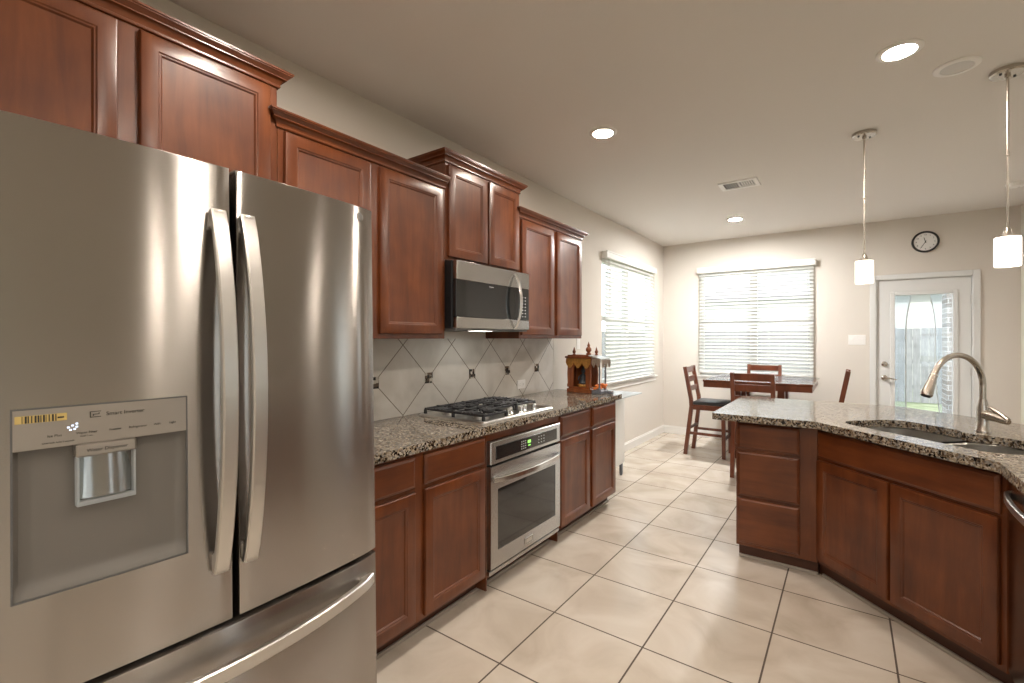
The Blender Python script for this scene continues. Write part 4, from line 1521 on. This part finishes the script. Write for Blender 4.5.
o = thing('double_sink', 'stainless steel double bowl sink set under the island countertop', 'sink')
def bowl(t0, t1, n0, n1, r):
    bm = bmesh.new()
    loops = []
    for ins, z in ((-0.018, 0.8735), (-0.002, 0.8735), (0.004, 0.868), (0.010, 0.70), (0.022, 0.672), (0.06, 0.662)):
        loops.append([bm.verts.new((*tn(*p), z)) for p in round_rect(t0 + ins, t1 - ins, n0 + ins, n1 - ins, max(0.02, r - ins), 7)])
    loop_faces(bm, loops, (False, True))
    bmesh.ops.solidify(bm, geom=bm.faces[:], thickness=0.0015)
    b_ = part('bowl', bm, 'sink', o, 40)
    bm = bmesh.new()
    c = tn((t0 + t1) / 2, (n0 + n1) / 2)
    lathe(bm, [(0.045, 0.662), (0.045, 0.6655), (0.034, 0.6655), (0.030, 0.6635)], (c[0], c[1], 0), 20)
    part('drain', bm, 'steel_bright', b_, 40)
bowl(0.002, 0.390, 0.115, 0.540, 0.10)
bowl(0.426, 0.800, 0.128, 0.550, 0.11)

# faucet
fb = tn(0.380, 0.612)
o = thing('pull_down_faucet', 'brushed nickel gooseneck faucet behind the island sink', 'faucet', (fb[0], fb[1], 0.914), -PI / 4)
bm = bmesh.new()
lathe(bm, [(0.031, 0), (0.031, 0.008), (0.027, 0.016), (0.024, 0.06), (0.0235, 0.115), (0.018, 0.150), (0.0155, 0.165)], (0, 0, 0), 24)
part('faucet_body', bm, 'nickel', o, 40)
bm = bmesh.new()
R = 0.152
ztop = 0.236
pts = [(0, 0, 0.16), (0, 0, 0.20), (0, 0, 0.24)]
for k in range(17):
    a = PI * 0.90 * k / 16
    pts.append((0, -R + R * math.cos(a), ztop + R * math.sin(a)))
tube(bm, pts, 0.0135, 14)
part('spout', bm, 'nickel', o, 40)
e = Vector(pts[-1])
dirv = (Vector(pts[-1]) - Vector(pts[-2])).normalized()
dirv = (dirv + Vector((0, -0.04, 0))).normalized()
bm = bmesh.new()
hp = [e + dirv * q for q in (-0.004, 0.012, 0.022, 0.060, 0.092, 0.104)]
tube(bm, hp, [0.0150, 0.0160, 0.0170, 0.0215, 0.0260, 0.0235], 18)
part('spray_head', bm, 'nickel', o, 40)
bm = bmesh.new()
tube(bm, [e + dirv * q for q in (-0.012, -0.0115, -0.0045, -0.004)], [0.0140, 0.0172, 0.0172, 0.0140], 18)
part('collar', bm, 'steel_bright', o, 40)
bm = bmesh.new()
tube(bm, [e + dirv * q for q in (0.1035, 0.1075)], [0.0205, 0.0185], 18)
part('spray_face', bm, 'rubber', o, 40)
bm = bmesh.new()
tube(bm, [(0.012, 0.0, 0.088), (0.045, -0.004, 0.086), (0.072, -0.006, 0.080)], [0.026, 0.025, 0.021], 16)
tube(bm, [(0.112, -0.011, 0.076), (0.090, -0.010, 0.094), (0.060, -0.008, 0.114), (0.030, -0.006, 0.130)], [0.013, 0.011, 0.0085, 0.006], 12)
tube(bm, [(0.066, -0.006, 0.081), (0.092, -0.009, 0.074), (0.118, -0.011, 0.068)], [0.021, 0.019, 0.012], 12)
part('lever', bm, 'nickel', o, 40)

# ------------------------------------------------------------------ dining set
TX, TY, TH = -0.815, 6.115, 0.916
o = thing('dining_table', 'square dark wood counter-height dining table by the back window', 'table', (TX, TY, 0))
hw = 0.530
part('tabletop', B((-hw, hw, -hw, hw, TH - 0.024, TH), bev=0.003), 'tablewood', o)
bm = bmesh.new()
for b_ in ((-hw + 0.006, hw - 0.006, -hw + 0.006, -hw + 0.028), (-hw + 0.006, hw - 0.006, hw - 0.028, hw - 0.006), (-hw + 0.006, -hw + 0.028, -hw + 0.028, hw - 0.028), (hw - 0.028, hw - 0.006, -hw + 0.028, hw - 0.028)):
    box(bm, b_[0], b_[1], b_[2], b_[3], TH - 0.085, TH - 0.024)
part('apron', bm, 'chairwood', o)
for sx in (-0.22, 0.22):
    for sy in (-0.22, 0.12):
        part('leg', B((sx - 0.035, sx + 0.035, sy - 0.035, sy + 0.035, 0, TH - 0.024), bev=0.003), 'chairwood', o)
part('base_shelf', B((-0.185, 0.185, -0.185, 0.085, 0.20, 0.225), bev=0.002), 'chairwood', o)
bm = bmesh.new()
N = 24
g = []
for j in range(N + 1):
    row = []
    for i in range(N + 1):
        x = -0.545 + 1.09 * i / N
        y = -0.545 + 1.09 * j / N
        over = max(0, abs(x) - hw) + max(0, abs(y) - hw)
        z = TH + 0.0012 - over * 0.5
        u, v = max(0, (x - 0.38) / 0.165), max(0, (-y - 0.40) / 0.145)
        k = u * v
        row.append(bm.verts.new((x + 0.055 * k, y - 0.01 * k, z + 0.035 * k)))
    g.append(row)
for j in range(N):
    for i in range(N):
        bm.faces.new((g[j][i], g[j][i + 1], g[j + 1][i + 1], g[j + 1][i]))
bmesh.ops.solidify(bm, geom=bm.faces[:], thickness=-0.0008)
tag(finish('table_cover', bm, 'vinyl', None, 50, loc=(TX, TY, 0)), 'clear vinyl cover with a curled corner lying on the dining table', 'table cover')

def make_chair(label):
    """faces local -Y"""
    o = thing('dining_chair', label, 'chair', (0, 0, 0), 0, 'wooden chairs around the dining table')
    hw = 0.195
    for s in (-1, 1):
        bm = bmesh.new()
        x = s * (hw - 0.018)
        for a, b_ in (((x, 0.235, 0), (x, 0.165, 0.58)), ((x, 0.165, 0.58), (x, 0.170, 0.66)), ((x, 0.170, 0.66), (x, 0.240, 1.045))):
            beam(bm, a, b_, 0.036, 0.042, (0, 1, 0))
        part('back_leg', bm, 'chairwood', o)
        bm = bmesh.new()
        beam(bm, (x, -0.195, 0), (x, -0.185, 0.60), 0.038, 0.038, (0, 1, 0))
        part('front_leg', bm, 'chairwood', o)
    def backy(z):
        return 0.170 + (z - 0.66) * 0.070 / 0.385
    for z0, z1 in ((0.972, 1.040), (0.862, 0.930), (0.755, 0.815)):
        bm = bmesh.new()
        zm = (z0 + z1) / 2
        beam(bm, (-hw + 0.036, backy(zm), zm), (hw - 0.036, backy(zm), zm), 0.018, z1 - z0, (0, 0, 1))
        part('back_slat', bm, 'chairwood', o)
    bm = bmesh.new()
    box(bm, -hw + 0.037, hw - 0.037, -0.200, -0.178, 0.54, 0.60)
    box(bm, -hw + 0.037, hw - 0.037, 0.150, 0.172, 0.54, 0.60)
    for s in (-1, 1):
        box(bm, s * (hw - 0.028), s * (hw - 0.008), -0.168, 0.146, 0.54, 0.60)
    part('seat_frame', bm, 'chairwood', o)
    bm = bmesh.new()
    box(bm, -hw - 0.004, hw + 0.004, -0.215, 0.145, 0.601, 0.642, bev=0.014, seg=3)
    part('seat_cushion', bm, 'leather', o, 40)
    for s in (-1, 1):
        part('stretcher', B((s * (hw - 0.018) - 0.010, s * (hw - 0.018) + 0.010, -0.172, 0.186, 0.245, 0.275)), 'chairwood', o)
    part('stretcher', B((-hw + 0.037, hw - 0.037, -0.198, -0.178, 0.20, 0.235)), 'chairwood', o)
    part('stretcher', B((-hw + 0.037, hw - 0.037, 0.178, 0.196, 0.305, 0.335)), 'chairwood', o)
    return o
ch = make_chair('wooden chair at the left side of the dining table, seen from its side')
ch.location = (-1.345, 5.92, 0)
ch.rotation_euler = (0, 0, PI / 2)
spots = [((-0.757, 4.845 + 0.43, 0), PI, 'wooden chair with its back to the island at the near side of the dining table'),
         ((-0.870, 6.505, 0), 0, 'wooden chair at the far side of the dining table against the window'),
         ((-0.235, 6.10, 0), -PI / 2, 'wooden chair at the right side of the dining table, mostly hidden by the island')]
chairs = [ch]
for loc, rz, lb in spots:
    c2 = copy_tree(ch)
    c2.location = loc
    c2.rotation_euler = (0, 0, rz)
    c2['label'] = lb
    chairs.append(c2)

# ------------------------------------------------------------------ lamps and ceiling fittings
def pendant(x, y, label):
    o = thing('pendant_lamp', label, 'pendant lamp', (x, y, 0), 0.75, 'pendant lamps over the island')
    bm = bmesh.new()
    lathe(bm, [(0.068, H), (0.068, H - 0.018), (0.062, H - 0.024), (0.012, H - 0.026), (0.012, H - 0.038), (0.004, H - 0.040)], (0, 0, 0), 28)
    part('canopy', bm, 'nickel', o, 35)
    for s in (-1, 1):
        bm = bmesh.new()
        lathe(bm, [(0.006, H - 0.0245), (0.006, H - 0.029), (0.003, H - 0.031)], (s * 0.042, 0, 0), 10)
        part('canopy_screw', bm, 'black', o, 35)
    bm = bmesh.new()
    lathe(bm, [(0.0062, H - 0.038), (0.0062, 2.33), (0.0085, 2.328), (0.0085, 2.312), (0.0048, 2.31), (0.0048, 1.93)], (0, 0, 0), 10)
    part('rod', bm, 'nickel', o, 35)
    bm = bmesh.new()
    lathe(bm, [(0.010, 1.945), (0.016, 1.93), (0.020, 1.908), (0.046, 1.905), (0.046, 1.899), (0.010, 1.899)], (0, 0, 0), 24)
    part('socket_cap', bm, 'nickel', o, 35)
    bm = bmesh.new()
    lathe(bm, [(0.030, 1.899), (0.049, 1.897), (0.0495, 1.890), (0.0495, 1.754), (0.047, 1.750), (0.045, 1.754), (0.044, 1.885)], (0, 0, 0), 32, caps=(False, False))
    part('lamp_shade', bm, 'shade', o, 40)
    return o
pendant(0.088, 3.856, 'nickel pendant lamp with white glass shade left of the glazed door')
pendant(0.655, 3.375, 'nickel pendant lamp with white glass shade nearest the right edge')

def downlight(x, y, label, lit=True, mat='lamp', r=0.090):
    o = thing('recessed_light' if lit else 'ceiling_fixture', label, 'ceiling light', (x, y, H), 0, 'round recessed ceiling lights')
    bm = bmesh.new()
    lathe(bm, [(r, 0.0), (r, -0.004), (r - 0.006, -0.008), (r * 0.72, -0.009), (r * 0.68, -0.004)], (0, 0, 0), 32, caps=(True, False))
    part('trim_ring', bm, 'plastic', o, 35)
    bm = bmesh.new()
    lathe(bm, [(r * 0.70, -0.0055), (r * 0.5, -0.0065), (0.004, -0.0068)], (0, 0, 0), 28)
    part('lens', bm, mat if lit else 'unlit', o, 35)
    return o
downlight(0.197, 2.848, 'lit recessed ceiling light beside the unlit round fixture')
downlight(0.440, 3.180, 'unlit round ceiling fixture next to the right pendant lamp', lit=False)
downlight(-1.310, 2.838, 'lit recessed ceiling light in front of the microwave cabinet')
downlight(-1.041, 5.774, 'lit recessed ceiling light above the dining table beyond the air vent', mat='lamp_cool')
downlight(-1.310, 0.95, 'lit recessed ceiling light in front of the refrigerator')
downlight(0.197, 0.95, 'lit recessed ceiling light above the aisle near the viewpoint')
downlight(-0.55, -0.95, 'lit recessed ceiling light behind the viewpoint, on the refrigerator side')  # added fill lamp, lights the island fronts from behind the camera
downlight(1.25, -0.95, 'lit recessed ceiling light behind the viewpoint, on the living area side')  # second added fill lamp for the island fronts
downlight(2.6, 1.2, 'lit recessed living area ceiling light farther from the glazed door')  # unseen lamp added as general fill from the living area
downlight(2.6, 3.9, 'lit recessed living area ceiling light nearer the glazed door')  # another unseen living area lamp, added as fill

o = thing('air_vent', 'white rectangular air vent with two slatted banks on the ceiling', 'air vent', (-0.775, 4.485, H), 0)
bm = bmesh.new()
hw, hd_ = 0.155, 0.115
for b_ in ((-hw, hw, -hd_, -hd_ + 0.03), (-hw, hw, hd_ - 0.03, hd_), (-hw, -hw + 0.03, -hd_ + 0.03, hd_ - 0.03), (hw - 0.03, hw, -hd_ + 0.03, hd_ - 0.03), (-0.008, 0.008, -hd_ + 0.03, hd_ - 0.03)):
    box(bm, b_[0], b_[1], b_[2], b_[3], -0.010, 0.0, bev=0.002)
part('vent_frame', bm, 'plastic', o)
part('duct_opening', B((-hw + 0.03, hw - 0.03, -hd_ + 0.03, hd_ - 0.03, -0.0015, -0.0005)), 'casegrey', o)
for s in (-1, 1):
    bm = bmesh.new()
    for k in range(6):
        x = s * (0.025 + k * 0.019)
        beam(bm, (x, -hd_ + 0.03, -0.006), (x, hd_ - 0.03, -0.006), 0.012, 0.0015, (-s * 0.7, 0, 0.7))
    part('fin_bank', bm, 'plastic', o)
o = thing('smoke_detector', 'white round smoke detector on the ceiling at the right edge', 'smoke detector', (1.19, 5.88, H), 0)
bm = bmesh.new()
lathe(bm, [(0.062, 0), (0.062, -0.014), (0.055, -0.030), (0.030, -0.036), (0.004, -0.037)], (0, 0, 0), 28)
part('detector_body', bm, 'plastic', o, 35)
bm = bmesh.new()
lathe(bm, [(0.010, -0.036), (0.010, -0.039), (0.002, -0.040)], (0.02, 0, 0), 12)
part('test_button', bm, 'unlit', o, 35)

# wall clock
o = thing('wall_clock', 'round black-rimmed wall clock above the glazed door', 'clock', (0.697, YB, 2.457), 0)
bm = bmesh.new()
lathe(bm, [(0.118, 0), (0.118, -0.022), (0.112, -0.030), (0.102, -0.030), (0.098, -0.018)], (0, 0, 0), 40, 'Y', (True, False))
part('clock_rim', bm, 'black', o, 35)
bm = bmesh.new()
lathe(bm, [(0.100, -0.012), (0.100, -0.016), (0.002, -0.0162)], (0, 0, 0), 40, 'Y')
part('clock_face', bm, 'plastic', o)
items = []
for k in range(1, 13):
    a = PI / 2 - 2 * PI * k / 12
    items.append((str(k), 0.022, Vector((0.078 * math.cos(a), -0.0168, 0.078 * math.sin(a) - 0.0075)), FRONT, 'CENTER'))
letters(items, 'ink', o, 'numerals')
def hand(name, deg, l, w):
    bm = bmesh.new()
    a = math.radians(90 - deg)
    c, s = math.cos(a), math.sin(a)
    beam(bm, (-0.015 * c, -0.0185, -0.015 * s), (l * c, -0.0185, l * s), w, 0.0015, (0, 1, 0))
    part(name, bm, 'ink', o)
hand('minute_hand', 210, 0.072, 0.005)
hand('hour_hand', 345, 0.048, 0.006)
bm = bmesh.new()
lathe(bm, [(0.006, -0.017), (0.006, -0.021), (0.002, -0.0215)], (0, 0, 0), 12, 'Y')
part('center_cap', bm, 'ink', o, 35)
